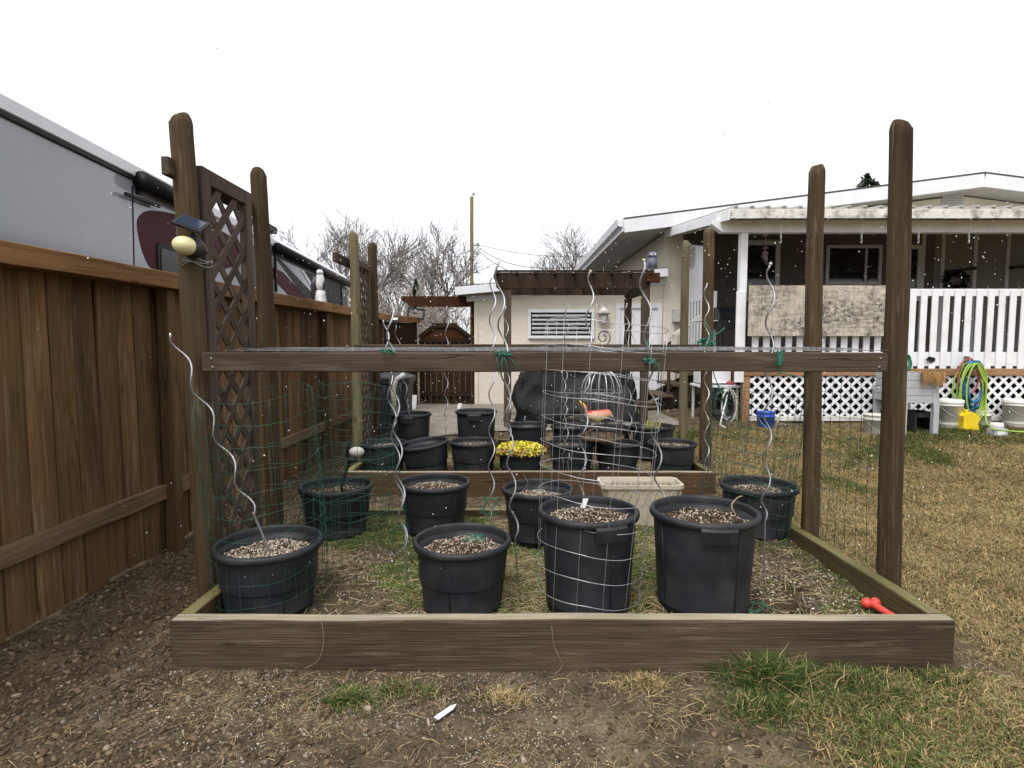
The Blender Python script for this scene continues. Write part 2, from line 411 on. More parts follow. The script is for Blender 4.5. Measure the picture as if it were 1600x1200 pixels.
M['shingle'] = plain('roof_shingle', (.07, .062, .058), .9, .3, 20, bmp=.5)
M['metalroof'] = plain('pale_metal_roof', (.42, .41, .38), .5, .15, 4, dirt=(.2, .17, .12), dirt_amt=.6)
M['glass'] = glass_dark('window_glass')
M['shadewall'] = plain('wall_shade_tone', (.13, .115, .1), .85, .1, 3, bmp=.4, bscale=30)  # dark stand-in for the stucco, with the shade put into its colour
M['concrete'] = plain('concrete', (.2, .18, .145), .9, .2, 5, bmp=.5, bscale=80, dirt=(.1, .085, .06), dirt_amt=.6)
M['grain'] = vcol('crumbs', .9, .06)
M['blade'] = vcol('grass_blades', .8, .06)
M['leaf'] = vcol('leaves', .55, .3)
M['ground'] = vcol('earth', .95, .04, mottle=[(9, .72, 1.25), (70, .6, 1.4)], bmp=.8, bscale=55)
M['soil'] = vcol('soil', .95, .04, mottle=[(60, .6, 1.35)], bmp=.7, bscale=90)
M['bark'] = plain('bare_bark', (.18, .16, .148), .9, .3, 10)
M['barkfar'] = plain('pale_bark', (.27, .235, .205), .9, .3, 10)

# ================================================================== GROUND
def axis(a, b, step, far):
    inner = np.arange(a, b + 1e-6, step); k = np.array([.3, .8, 1.8, 4, 9, 20, 45, 110, 300, 900]); k = k[k < far]
    return np.concatenate([(a - k)[::-1], inner, b + k])
GX0, GX1, GY0, GY1 = -3.4, 8.6, .9, 12.0
def Gb(x, y):
    inside = sst(GX0 - .2, GX0 + .3, np.asarray(x)) * (1 - sst(GX1 - .3, GX1 + .2, np.asarray(x))) * sst(GY0 - .2, GY0 + .3, np.asarray(y)) * (1 - sst(11, 12, np.asarray(y)))
    return G(x, y) + inside * (.03 * (fbm(x, y, 2.2, 4, 3) - .5) + .018 * (fbm(x, y, 14, 3, 9) - .5))
def lawn_mask(x, y):
    n = fbm(x, y, 1.4, 4, 21) - .5
    m = sst(2.0, 2.45, x + .7 * n)
    m = np.maximum(m, sst(.7, 1.9, x + 1.6 * n) * (1 - sst(2.3, 2.6, y)))
    m = np.maximum(m, sst(2.1, 2.6, x + .3 * n))
    return m * (1 - .85 * sst(7.55, 7.95, y + .35 * n))
def lawn_green(x, y):
    n = fbm(x, y, .9, 4, 33); n2 = fbm(x, y, 3.5, 3, 5)
    g = sst(.57, .80, n * .75 + n2 * .25 + .20 * sst(5.6, 7.2, y) + .17 * (1 - sst(2.35, 2.9, y)) * (1 - sst(2.3, 3.0, x)) - .16 * sst(3, 3.6, y) * (1 - sst(4.6, 5.8, y)))
    return g
xs = axis(GX0, GX1, .05, 2000); ys = axis(GY0, GY1, .05, 2000)
XX, YY = np.meshgrid(xs, ys); nx, ny = len(xs), len(ys)
ZZ = Gb(XX, YY)
lm = lawn_mask(XX, YY); lg = lawn_green(XX, YY); n1 = fbm(XX, YY, 5, 4, 2); n2 = fbm(XX, YY, 22, 3, 8)
dirt = np.array((.105, .08, .052)); straw = np.array((.19, .14, .068)); grn = np.array((.07, .072, .024)); dark = np.array((.05, .038, .026)); tan = np.array((.2, .155, .1))
c = dirt + (tan - dirt) * sst(.5, .75, n1)[..., None] * .7 + (dark - dirt) * sst(.5, .7, n2)[..., None]
lc = straw + (grn - straw) * lg[..., None]
c = c * (1 - lm[..., None]) + lc * lm[..., None]
c = c * (.8 + .4 * n2[..., None])
idx = np.arange(nx * ny).reshape(ny, nx)
F = np.stack([idx[:-1, :-1], idx[:-1, 1:], idx[1:, 1:], idx[1:, :-1]], -1).reshape(-1, 4)
o = attr_mesh('ground', np.stack([XX, YY, ZZ], -1).reshape(-1, 3), F, c.reshape(-1, 3), M['ground'], smooth=True); tag(o, kind='structure')

# concrete walk in front of the garage
m = MB(); px = np.linspace(-1.9, 2.4, 30); py = np.linspace(8.0, 11.15, 16); V = []
for yy in py:
    for xx in px: V.append((xx, yy, float(Gb(xx, yy)) + .02))
m.add(V, [(j * 30 + i, j * 30 + i + 1, (j + 1) * 30 + i + 1, (j + 1) * 30 + i) for j in range(15) for i in range(29)], 0, True)
o = m.build('path', M['concrete']); tag(o, kind='structure')

# ================================================================== FENCE
FD = Vector((.031, 1, 0)).normalized(); FN = Vector((1, -.031, 0)).normalized()
def fx(y, off=0, z=0): return Vector((-2.6 + .031 * y, y, 0)) + FN * off + Vector((0, 0, z))
def ft(u): return 2340 / (800 - u + 27.9)        # distance along the fence for a bearing
fence = thing('board_fence', 'brown stained board fence with thick cap running beside the raised beds', 'fence', fx(4.3))
y = 1.25; i = 0
while y < 9.85:
    w = .172 + RNG.uniform(-.012, .012); z0 = .02 + RNG.uniform(-.012, .02)
    z1 = 1.868
    tw = RNG.uniform(-.008, .008)
    a = fx(y + w / 2, -.012 + tw, z0); b = fx(y + w / 2 + RNG.uniform(-.006, .006), -.012 - tw, z1)
    beam('board', a, b, w - .010, .019, M['fence'], fence, up=FN, bev=.003)
    if y > 1.3: beam('batten', fx(y, -.034, .05), fx(y, -.034, z1), .06, .018, M['fence_dark'], fence, up=FN, bev=0)
    y += w; i += 1
for y0 in (1.22, 4.06, 7.2, 9.9):
    beam('post', fx(y0, .05, -.05), fx(y0, .05, 1.862), .088, .088, M['fence_post'], fence, up=FN)
for a, b in ((1.27, 4.01), (4.11, 7.15), (7.25, 9.85)):
    beam('rail', fx(a, .022, .445), fx(b, .022, .445), .04, .105, M['fence_rail'], fence, wob=.0015)
for a, b in ((1.0, 4.06), (4.063, 7.2), (7.203, 9.95)):
    beam('cap', fx(a, .05, 1.918), fx(b, .05, 1.918), .2, .108, M['fence_cap'], fence, wob=.0015)

# dark return section to the gate
df0 = fx(9.97, .0); df1 = Vector((-1.86, 11.25, 0))
dfence = thing('dark_fence', 'dark brown fence section between the board fence and the gate', 'fence', (df0 + df1) / 2)
n = 9; dd = (df1 - df0) / n; dn = Vector((dd.y, -dd.x, 0)).normalized()
for k in range(n):
    q = df0 + dd * (k + .5); g0 = g1(q.x, q.y)
    beam('board', q + Vector((0, 0, g0 + .02)), q + Vector((0, 0, 1.86)), dd.length - .006, .02, M['fence_dark'], dfence, up=dn)
beam('cap', df0 + Vector((0, 0, 1.92)) + dn * .02, df1 + Vector((0, 0, 1.92)) + dn * .02, .14, .10, M['fence_cap'], dfence)

# ================================================================== GATE AND ITS ARBOUR
GYY = 11.3; gx0 = at(655, 560, GYY).x; gx1 = at(741, 560, GYY).x - .06; gb = g1(-1.2, 11.2) + .03
gate = thing('garden_gate', 'dark brown plank gate with clipped corners beside the stucco garage', 'gate', ((gx0 + gx1) / 2, GYY, gb))
nb = 9; bw = (gx1 - gx0) / nb; gt = at(700, 530, GYY).z
for k in range(nb):
    x = gx0 + bw * (k + .5)
    beam('board', (x, GYY, gb), (x, GYY, gt), bw - .009, .022, M['fence_dark'], gate, up=(0, -1, 0))
top = at(700, 506, GYY).z
m = MB(); m.prism([Vector((gx0, GYY + .011, gt + .012)), Vector((gx1, GYY + .011, gt + .012)), Vector((gx1 - .28, GYY + .011, top)), Vector((gx0 + .28, GYY + .011, top))], (0, -.02, 0)); m.build('top_panel', M['redbrown'], gate)
beam('rail', (gx0 + .04, GYY - .03, gt - .02), (gx1 - .04, GYY - .03, gt - .02), .03, .09, M['fence_dark'], gate)
beam('rail', (gx0 + .27, GYY - .03, top - .03), (gx1 - .27, GYY - .03, top - .03), .03, .09, M['fence_dark'], gate)
beam('brace', (gx1 - .30, GYY - .032, top - .04), (gx1 - .01, GYY - .032, gt + .04), .03, .075, M['fence_dark'], gate)
beam('brace', (gx0 + .30, GYY - .032, top - .04), (gx0 + .01, GYY - .032, gt + .04), .03, .075, M['fence_dark'], gate)
beam('rail', (gx0 + .03, GYY - .03, gb + .18), (gx1 - .03, GYY - .03, gb + .18), .03, .1, M['fence_dark'], gate)
arb = thing('gate_arbour', 'red brown beam on posts spanning above the plank gate', 'arbour', ((gx0 + gx1) / 2, GYY - .1, gb))
a = at(640, 471, GYY - .12); b = at(741, 471, GYY - .12)
m = MB(); hh = .1
m.prism([a + Vector((-.16, 0, .02)), a + Vector((-.16, 0, hh)), Vector((b.x, b.y, a.z + hh)), Vector((b.x, b.y, a.z - hh)), a + Vector((0, 0, -hh)), a + Vector((-.06, 0, -.03))][::-1], (0, .09, 0))
m.build('beam', M['redbrown'], arb)
for x in (gx0 - .07, gx1 + .035): beam('post', (x, GYY - .02, gb - .05), (x, GYY - .02, a.z - hh + .001), .06, .09, M['redbrown'], arb, up=(0, 1, 0))
pl = thing('hanging_plaque', 'grey slatted plaque hanging crooked from the gate arbour beam', 'sign', at(650, 505, GYY - .16))
R = math.radians(-8); c0 = at(650, 490, GYY - .16)
def rp(x, z): return c0 + Vector((x * math.cos(R) - z * math.sin(R), 0, x * math.sin(R) + z * math.cos(R)))
for z in (.09, -.09): beam('frame_bar', rp(-.16, z), rp(.16, z), .03, .035, M['black'], pl)
for x in (-.15, .15): beam('frame_bar', rp(x, -.1), rp(x, .1), .03, .03, M['black'], pl)
for z in (.045, -.04): beam('slat', rp(-.14, z), rp(.14, z), .015, .06, M['concrete'], pl)
m = MB(); m.tube([rp(-.1, .1), at(645, 474, GYY - .165)], .004, 4); m.tube([rp(.1, .1), at(652, 474, GYY - .165)], .004, 4); m.build('hanger', M['iron'], pl)

# ================================================================== HOUSE
HY = 11.2; RY = 10.6
ev = at(975, 340, RY); pk = at(1540, 268, RY); SL = (pk.z - ev.z) / (pk.x - ev.x)
hx0 = at(1036, 500, HY).x; hx1 = 2 * pk.x - hx0; HB = 19.6
def roofz(x): return pk.z - abs(x - pk.x) * SL
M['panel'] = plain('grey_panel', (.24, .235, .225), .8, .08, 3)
dx0_ = at(1161, 600, 8.15).x; dzz = at(1400, 575, 8.15).z
house = thing('house', 'cream stucco house with wide white gable roof above the deck', 'house', (hx0, HY, .2))
m = MB(); wz = .28
m.prism([Vector((hx0, HY, .1)), Vector((hx1, HY, .1)), Vector((hx1, HY, roofz(hx1) - wz)), Vector((pk.x, HY, pk.z - wz)), Vector((hx0, HY, roofz(hx0) - wz))], (0, HB - HY, 0))
m.build_at('wall', M['stucco'], (hx0, HY, .1), house)
ex1 = 2 * pk.x - ev.x
m = MB()
for s, (xa, xb) in enumerate(((ev.x, pk.x), (pk.x, ex1))):
    za, zb = roofz(xa), roofz(xb)
    m.add([(xa, RY, za), (xb, RY, zb), (xb, HB + .5, zb), (xa, HB + .5, za), (xa, RY, za - .035), (xb, RY, zb - .035), (xb, HB + .5, zb - .035), (xa, HB + .5, za - .035)],
          [(0, 1, 2, 3), (7, 6, 5, 4), (0, 4, 5, 1), (2, 6, 7, 3), (0, 3, 7, 4), (1, 5, 6, 2)])
roof = m.build_at('roof', M['shingle'], (ev.x, RY, ev.z), house)
m = MB()
for xa, xb in ((ev.x + .02, pk.x), (pk.x, ex1 - .02)):
    za, zb = roofz(xa) - .22, roofz(xb) - .22
    m.add([(xa, RY + .03, za), (xb, RY + .03, zb), (xb, HB + .4, zb), (xa, HB + .4, za), (xa, RY + .03, za - .03), (xb, RY + .03, zb - .03), (xb, HB + .4, zb - .03), (xa, HB + .4, za - .03)],
          [(0, 1, 2, 3), (7, 6, 5, 4), (0, 4, 5, 1), (2, 6, 7, 3), (0, 3, 7, 4), (1, 5, 6, 2)])
m.build_at('soffit', M['soffit'], (ev.x, RY, ev.z), house)
for xa, xb in ((ev.x, pk.x - .001), (pk.x + .001, ex1)):
    beam('fascia', (xa, RY + .012, roofz(xa) - .15), (xb, RY + .012, roofz(xb) - .15), .024, .235, M['whitetrim'], house)
beam('eave_fascia', (ev.x - .014, RY + .0, ev.z - .15), (ev.x - .014, HB + .4, ev.z - .15), .024, .2, M['whitetrim'], house)
m = MB(); gu = [(-.02, -.04), (-.12, -.04), (-.13, -.02), (-.11, -.15), (-.03, -.17)]
m.prism([Vector((ev.x + a_, RY - .02, ev.z + b_)) for a_, b_ in gu], (0, HB + .3 - RY, 0)); m.build_at('gutter', M['whitetrim'], (ev.x, RY, ev.z), house)
def framed(parent, name, u0, v0, u1, v1, Y, fm, pm, fw=.07, proud=.035, mull=()):
    a = at(u0, v0, Y); b = at(u1, v1, Y); x0, x1, z1, z0 = a.x, b.x, a.z, b.z
    m = MB(); m.box((x0 + fw, Y - .008, z0 + fw), (x1 - fw, Y + .01, z1 - fw))
    w = m.build_at(name, pm, (x0, Y, z0), parent)
    for p, q, ww, hh_ in (((x0, z0 + fw / 2), (x1, z0 + fw / 2), fw, 0), ((x0, z1 - fw / 2), (x1, z1 - fw / 2), fw, 0)):
        beam('frame', (p[0], Y - proud / 2, p[1]), (q[0], Y - proud / 2, q[1]), proud, fw, fm, w)
    for x in (x0 + fw / 2, x1 - fw / 2): beam('frame', (x, Y - proud / 2, z0 + fw + .001), (x, Y - proud / 2, z1 - fw - .001), fw, proud, fm, w, up=(0, 1, 0))
    for k in mull:
        x = x0 + (x1 - x0) * k; beam('mullion', (x, Y - proud / 2 + .002, z0 + fw), (x, Y - proud / 2 + .002, z1 - fw), fw * .7, proud * .8, fm, w, up=(0, 1, 0))
    return w
m = MB(); m.box((dx0_, HY - .006, dzz), (11.2, HY, 3.62)); m.build_at('porch_shade_sheet', M['shadewall'], (dx0_, HY, dzz), house)  # thin dark sheet over the stucco, painting the shade inside the porch
m = MB(); m.box((dx0_, HY - .008, .1), (11.2, HY + .002, dzz - .005)); m.build_at('underdeck_shade_sheet', M['shadewall'], (dx0_, HY, .1), house)  # dark sheet on the wall below deck level, its colour imitating shade
m = MB(); m.box((11.2, 7.9, .1), (11.3, HY - .01, 3.3)); m.build_at('porch_light_stop', M['stucco'], (11.2, 7.9, .1), house)  # unseen end wall, added to keep side light out of the porch
framed(house, 'window', 1160, 376, 1216, 470, HY, M['whitetrim'], M['glass'], .09)
framed(house, 'window', 1291, 383, 1375, 445, HY, M['whitetrim'], M['glass'], .06, mull=(.72,))
framed(house, 'window', 1392, 383, 1436, 470, HY, M['whitetrim'], M['glass'], .08)
for u in (1445, 1476, 1527, 1578, 1628):
    a = at(u, 345, HY - .02); beam('batten', (a.x, HY - .02, 1.2), (a.x, HY - .02, 3.55), .07, .03, M['whitetrim'], house, up=(0, 1, 0))
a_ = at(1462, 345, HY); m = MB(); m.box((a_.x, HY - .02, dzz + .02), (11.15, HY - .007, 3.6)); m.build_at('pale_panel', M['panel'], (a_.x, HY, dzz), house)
va, vb = at(1472, 302, HY), at(1504, 325, HY)
m = MB(); m.box((va.x, HY - .02, vb.z), (vb.x, HY + .01, va.z)); gv = m.build_at('gable_vent', M['soffit'], (va.x, HY, vb.z), house)
for k in range(6):
    z = vb.z + (va.z - vb.z) * (k + .5) / 6; beam('louvre', (va.x + .03, HY - .03, z), (vb.x - .03, HY - .03, z), .03, .012, M['whitetrim'], gv, up=(0, -.5, .8))

# ------------------------------------------------------------------ garage
garage = thing('garage', 'low cream stucco garage with sloping white roof edge behind the pergola', 'garage', (at(742, 600, HY).x, HY, .2))
qx0 = at(742, 600, HY).x; qx1 = hx0 - .004; ga = at(711, 447, 10.9); gb_ = at(1036, 418, 10.9); gs = (gb_.z - ga.z) / (gb_.x - ga.x)
def gzr(x): return ga.z + (x - ga.x) * gs
m = MB(); m.prism([Vector((qx0, HY, .05)), Vector((qx1, HY, .05)), Vector((qx1, HY, gzr(qx1) - .16)), Vector((qx0, HY, gzr(qx0) - .16))], (0, 6, 0)); m.build_at('wall', M['stucco'], (qx0, HY, .1), garage)
m = MB(); m.prism([Vector((ga.x, 10.9, ga.z)), Vector((qx1, 10.9, gzr(qx1))), Vector((qx1, 10.9, gzr(qx1) - .05)), Vector((ga.x, 10.9, ga.z - .05))], (0, 6.6, 0)); m.build_at('roof', M['shingle'], (ga.x, 10.9, ga.z), garage)
m = MB(); m.prism([Vector((ga.x + .02, 10.92, ga.z - .13)), Vector((qx1, 10.92, gzr(qx1) - .13)), Vector((qx1, 10.92, gzr(qx1) - .155)), Vector((ga.x + .02, 10.92, ga.z - .155))], (0, 6.4, 0)); m.build_at('soffit', M['soffit'], (ga.x, 10.9, ga.z), garage)
beam('fascia', (ga.x, 10.888, ga.z - .095), (qx1, 10.888, gzr(qx1) - .095), .022, .15, M['whitetrim'], garage)
beam('frieze_board', (qx0 - .15, HY - .014, gzr(qx0 - .15) - .24), (qx1 - .001, HY - .014, gzr(qx1) - .24), .024, .1, M['whitetrim'], garage)
beam('corner_board', (qx0 + .03, HY - .012, .2), (qx0 + .03, HY - .012, gzr(qx0) - .3), .07, .02, M['stucco'], garage, up=(0, 1, 0))
w = framed(garage, 'window', 825, 484, 928, 529, HY, M['white'], M['black'], .055, .05)
za, zb = at(870, 490, HY).z, at(870, 523, HY).z
for k in range(5):
    z = zb + (za - zb) * (k + .5) / 5
    beam('louvre', (at(831, 500, HY).x, HY - .03, z), (at(922, 500, HY).x, HY - .03, z), .012, .04, M['white'], w, up=(0, -.35, .94))
d = framed(garage, 'door', 962, 475, 1031, 642, HY, M['whitetrim'], M['white'], .085, .04)
m = MB(); p = at(1018, 566, HY - .05); m.ball(p, .03, 10, 6); m.tube([p, p + Vector((0, .06, 0))], .012, 8); m.build('handle', M['steel'], d)
# wall lantern
lc = at(943, 490, HY - .12)
lan = thing('wall_lantern', 'small white carriage lantern on the garage wall between louvred window and door', 'lantern', lc)
m = MB(); m.box((lc.x - .06, HY - .02, lc.z - .02), (lc.x + .06, HY, lc.z + .2)); m.build('back_plate', M['white_old'], lan)
m = MB(); m.lathe([(.0, .13), (.03, .12), (.12, .03), (.13, .0), (.11, -.01)], 6, lc, capb=False); m.build('cap', M['white_old'], lan)
m = MB(); m.lathe([(.085, -.012), (.05, -.17)], 6, lc); m.build('glass', M['soffit'], lan)
m = MB()
for k in range(6):
    a = k * math.pi / 3; m.tube([lc + Vector((.09 * math.cos(a), .09 * math.sin(a), -.01)), lc + Vector((.053 * math.cos(a), .053 * math.sin(a), -.18))], .007, 4)
m.lathe([(.058, -.17), (.06, -.19), (.02, -.21), (.0, -.23)], 8, lc, capb=False); m.build('cage', M['white_old'], lan)
# meter box on the house wall
a = at(1050, 484, HY); b = at(1066, 503, HY)
m = MB(); m.box((a.x, HY - .12, b.z), (b.x, HY, a.z)); mb_ = m.build_at('meter_box', M['soffit'], (a.x, HY, b.z)); tag(mb_, 'small grey electrical box on the cream house wall beside the steps', 'utility box')
m = MB(); m.tube([Vector(((a.x + b.x) / 2, HY - .03, b.z + .002)), Vector(((a.x + b.x) / 2 - .02, HY - .03, .3))], .014, 6); m.build('conduit', M['soffit'], mb_)

# ================================================================== DECK AND PORCH
DY = 8.15; dz = at(1400, 575, DY).z; dx0 = at(1161, 600, DY).x; dx1 = 11.15
lz0 = at(1300, 657, DY).z; rimz = at(1300, 581, DY).z
deck = thing('deck', 'raised deck with white picket railing and white lattice skirt', 'deck', (dx0, DY, lz0))
for k in range(18):
    y0 = DY + .02 + k * .168; beam('floor_board', (dx0, y0 + .08, dz - .02), (dx1, y0 + .08, dz - .02), .16, .035, M['step'], deck)
beam('rim_board', (dx0, DY - .0, dz - .06), (dx1, DY - .0, dz - .06), .04, .1, M['deckrim'], deck)
beam('rim_board', (dx0 - .021, DY + .02, dz - .1), (dx0 - .021, HY - .02, dz - .1), .04, .2, M['deckrim'], deck)
beam('post', (dx0 + .05, DY + .04, .1), (dx0 + .05, DY + .04, dz - .115), .1, .09, M['deckrim'], deck, up=(0, 1, 0))
def lattice(parent, O, U, V, Wd, Ht, pitch, sw, th, mat, Nn, prop=1.0, name='slat', sub=None):
    """crossed diagonal slats inside the rectangle O + [0,Wd]U + [0,Ht]V"""
    O, U, V, Nn = Vector(O), Vector(U), Vector(V), Vector(Nn); host = sub or parent
    for s in (1, -1):
        c_ = -Ht / prop - pitch
        while c_ < Wd + Ht / prop + pitch:
            # line: a = c + s*b/prop
            pts = []
            for b_ in (0, Ht):
                a_ = c_ + s * b_ / prop
                if 0 <= a_ <= Wd: pts.append((a_, b_))
            for a_ in (0, Wd):
                b_ = (a_ - c_) * s * prop
                if 0 < b_ < Ht: pts.append((a_, b_))
            if len(pts) >= 2:
                p, q = pts[0], pts[-1]
                P0 = O + U * p[0] + V * p[1] + Nn * (s * th * .52); P1 = O + U * q[0] + V * q[1] + Nn * (s * th * .52)
                if (P1 - P0).length > .04: beam(name, P0, P1, sw, th, mat, host, up=Nn, bev=0)
            c_ += pitch
m = MB(); m.box((dx0 + .1, DY + .02, lz0), (dx1, DY + .03, lz0 + .06)); skirt = m.build_at('lattice_skirt', M['white_old'], (dx0, DY, lz0), deck)
lattice(deck, (dx0 + .1, DY + .01, lz0 + .05), (1, 0, 0), (0, 0, 1), 8.4 - dx0 - .1, rimz - lz0 - .05, .149, .038, .007, M['white'], (0, -1, 0), sub=skirt)
m = MB(); m.box((8.4, DY + .0, lz0 + .06), (dx1, DY + .015, rimz)); m.build_at('solid_panel', M['white'], (8.4, DY, lz0), skirt)
beam('frame', (dx0 + .1, DY - .02, lz0 + .03), (dx1, DY - .02, lz0 + .03), .03, .07, M['white_old'], skirt)
# railing
rt = at(1500, 451, DY).z; rb = dz - .005
m = MB(); m.box((dx0 + .1, DY + .025, rt - .1), (dx1, DY + .06, rt)); rail = m.build_at('railing', M['white'], (dx0, DY, rt), deck)
beam('bottom_rail', (dx0 + .1, DY + .042, rb + .13), (dx1, DY + .042, rb + .13), .034, .2, M['white'], rail)
x = dx0 + .16
while x < 8.0:
    beam('picket', (x, DY + .012, rb - .01 + RNG.uniform(-.006, .006)), (x + RNG.uniform(-.004, .004), DY + .012, rt - .012 + RNG.uniform(-.004, .004)), .09, .02, M['white'], rail, up=(0, -1, 0))
    x += .157
# columns and the roof beam
cx = at(1161, 480, DY).x; bz = at(1300, 363, DY).z; bt = at(1300, 344, DY).z
beam('column', (cx, DY + .06, rb), (cx, DY + .06, bz), .1, .1, M['white'], deck, up=(0, 1, 0))
beam('column', (cx - .03, DY + .0, rb - .2), (cx - .03, DY + .0, at(1161, 455, DY).z), .13, .03, M['white'], deck, up=(0, 1, 0))
beam('column', (8.6, DY + .06, rb), (8.6, DY + .06, bz), .1, .1, M['white'], deck, up=(0, 1, 0))
bx0 = at(1112, 350, DY).x
m = MB(); m.prism([Vector((bx0, DY, bt)), Vector((bx0, DY, bt - .05)), Vector((bx0 + .16, DY, bz)), Vector((11.1, DY, bz)), Vector((11.1, DY, bt))], (0, .13, 0)); m.build_at('roof_beam', M['white'], (bx0, DY, bz), deck)
fY = 7.85; f0 = at(1141, 324, fY); fz = f0.z; bk = at(1041, 357, 11.15)
rs = (bk.z - fz) / (11.15 - fY); rx0 = f0.x; rx1 = 11.4
m = MB(); m.add([(rx0, fY, fz), (rx1, fY, fz), (rx1, 11.18, fz + rs * 3.33), (rx0, 11.18, fz + rs * 3.33), (rx0, fY, fz - .03), (rx1, fY, fz - .03), (rx1, 11.18, fz + rs * 3.33 - .03), (rx0, 11.18, fz + rs * 3.33 - .03)], [(0, 1, 2, 3), (7, 6, 5, 4), (0, 4, 5, 1), (2, 6, 7, 3), (0, 3, 7, 4), (1, 5, 6, 2)])
pr = m.build_at('porch_roof', M['metalroof'], (rx0, fY, fz), deck)
x = rx0 + .08
while x < rx1:
    beam('roof_rib', (x, fY - .02, fz + .012), (x, 11.1, fz + rs * 3.25 + .012), .05, .022, M['metalroof'], pr); x += .215
beam('fascia', (rx0 - .0, fY - .014, fz - .09), (rx1, fY - .014, fz - .09), .024, .118, M['white_old'], pr, wob=.0015)
beam('rake_fascia', (rx0 - .014, fY - .02, fz - .1), (rx0 - .014, 11.15, fz + rs * 3.3 - .1), .024, .14, M['white'], pr)
x = rx0 + .3
while x < rx1:
    beam('rafter', (x, fY + .01, fz - .08), (x, 11.1, fz + rs * 3.25 - .08), .04, .09, M['white_old'], pr); x += .6
# side screen with pickets under it
sx = dx0 + .03
m = MB(); z0, z1 = at(1085, 470, 10.3).z, 0
m.prism([Vector((sx, 9.6, z0)), Vector((sx, 11.1, z0)), Vector((sx, 11.1, 3.35)), Vector((sx, 9.6, 3.05))], (.02, 0, 0)); scr = m.build_at('side_screen', M['white'], (sx, 9.6, z0), deck)
lattice(deck, (sx - .012, 10.55, 2.85), (0, 1, 0), (0, 0, 1), .5, .36, .12, .03, .006, M['soffit'], (-1, 0, 0), sub=scr)
for k in range(9): beam('picket', (sx + .01, 9.66 + k * .17, dz), (sx + .01, 9.66 + k * .17, z0 + .001), .09, .02, M['white'], scr, up=(-1, 0, 0))
beam('newel', (sx, 9.5, dz - .1), (sx, 9.5, at(1117, 455, 9.5).z), .07, .07, M['white'], deck, up=(0, 1, 0))
# steps down from the deck
st = thing('deck_steps', 'weathered brown wooden steps leading up to the deck side', 'steps', (2.4, 9.4, g1(2.4, 9.4)))
for k in range(4):
    z = dz - .17 - k * .185; xr = dx0 - .06 - k * .26
    for yy in (8.95, 9.1): pass
    beam('tread', (xr - .14, 9.55, z), (xr - .14, 10.65, z), .28, .04, M['step'], st)
for yy in (9.68, 10.52):
    m = MB(); top_ = Vector((dx0 - .05, yy, dz - .2)); bot = Vector((dx0 - 1.15, yy, g1(2.2, 9.8) + .02))
    m.prism([top_, top_ + Vector((0, 0, -.28)), bot + Vector((.12, 0, 0)), bot][::-1], (0, .04, 0)); m.build('stringer', M['brown'], st)
for k in range(3):
    xr = dx0 - .12 - k * .26; z = dz - .19 - k * .185; beam('support', (xr - .1, 9.62, g1(2.4, 9.6)), (xr - .1, 9.62, z - .005), .035, .035, M['iron'], st)
h0, h1 = at(1100, 491, 9.7), at(1037, 536, 9.7)
beam('handrail', h1, h0, .04, .07, M['white_old'], st)
beam('handrail_post', (h1.x + .1, 9.72, g1(2.4, 9.7)), (h1.x + .1, 9.72, h1.z + .04), .05, .05, M['brown'], st, up=(0, 1, 0))

# ================================================================== MOTORHOME behind the fence
RS = -.081; RX = -3.117
rvd = Vector((RS, 1, 0)).normalized(); rvn = Vector((1, -RS, 0)).normalized()
rvO = Vector((RX, 0, 0))
def rvpt(t, z, off=0): return rvO + rvd * t + rvn * off + Vector((0, 0, z))
def rvuv(u, v, off=0):
    d = ray(u, v); o_ = rvO + rvn * off
    k = (o_ - CAM).dot(rvn) / d.dot(rvn); P = CAM + d * k
    return (P - rvO).dot(rvd), P.z
M['rv'] = plain('silver_grey_coachwork', (.27, .28, .31), .1, .05, 1.2, spec=.5, dirt=(.2, .2, .205), dirt_amt=.5)
M['rv_roof'] = plain('pale_coach_roof', (.66, .67, .70), .35, .05, 2)
M['maroon'] = plain('maroon_coachwork', (.055, .012, .018), .6, .08, 2, spec=.1)
M['rv_dark'] = plain('dark_coachwork', (.012, .012, .013), .5, .1, 2, spec=.15)
M['rvglass'] = glass_dark('tinted_coach_glass', (.01, .011, .013), .2); M['rvglass'].node_tree.nodes['Principled BSDF'].inputs['Specular IOR Level'].default_value = .2
M['rv_silver'] = plain('bright_silver_coachwork', (.55, .56, .58), .22, .04, 2)
t1, ztop = rvuv(541, 443)
t0 = rvuv(2, 172)[0] - 1.6
ZT = rvuv(2, 172)[1]
rv = thing('motorhome', 'silver grey motorhome with maroon swooshes parked behind the board fence', 'motorhome', rvpt((t0 + t1) / 2, 0, -1.2))
prof = [(0, .35), (0, ZT - .02), (.03, ZT + .0), (.035, ZT + .09), (-.02, ZT + .16), (-.2, ZT + .23), (-1.2, ZT + .26), (-2.24, ZT + .2), (-2.35, ZT + .1), (-2.4, ZT - .02), (-2.4, .35)]
m = MB(); m.prism([rvpt(t0, z, x) for x, z in prof[0:2] + prof[-2:]], rvd * (t1 - t0)); m.build_at('body', M['rv'], rvpt(t0, .35), rv)
m = MB(); m.prism([rvpt(t0, z, x) for x, z in prof[1:-1]], rvd * (t1 - t0)); m.build_at('roof', M['rv_roof'], rvpt(t0, ZT), rv)
beam('roof_trim', rvpt(t0, ZT - .02, .012), rvpt(rvuv(205, 280)[0], ZT - .02, .012), .02, .05, M['rv_dark'], rv)
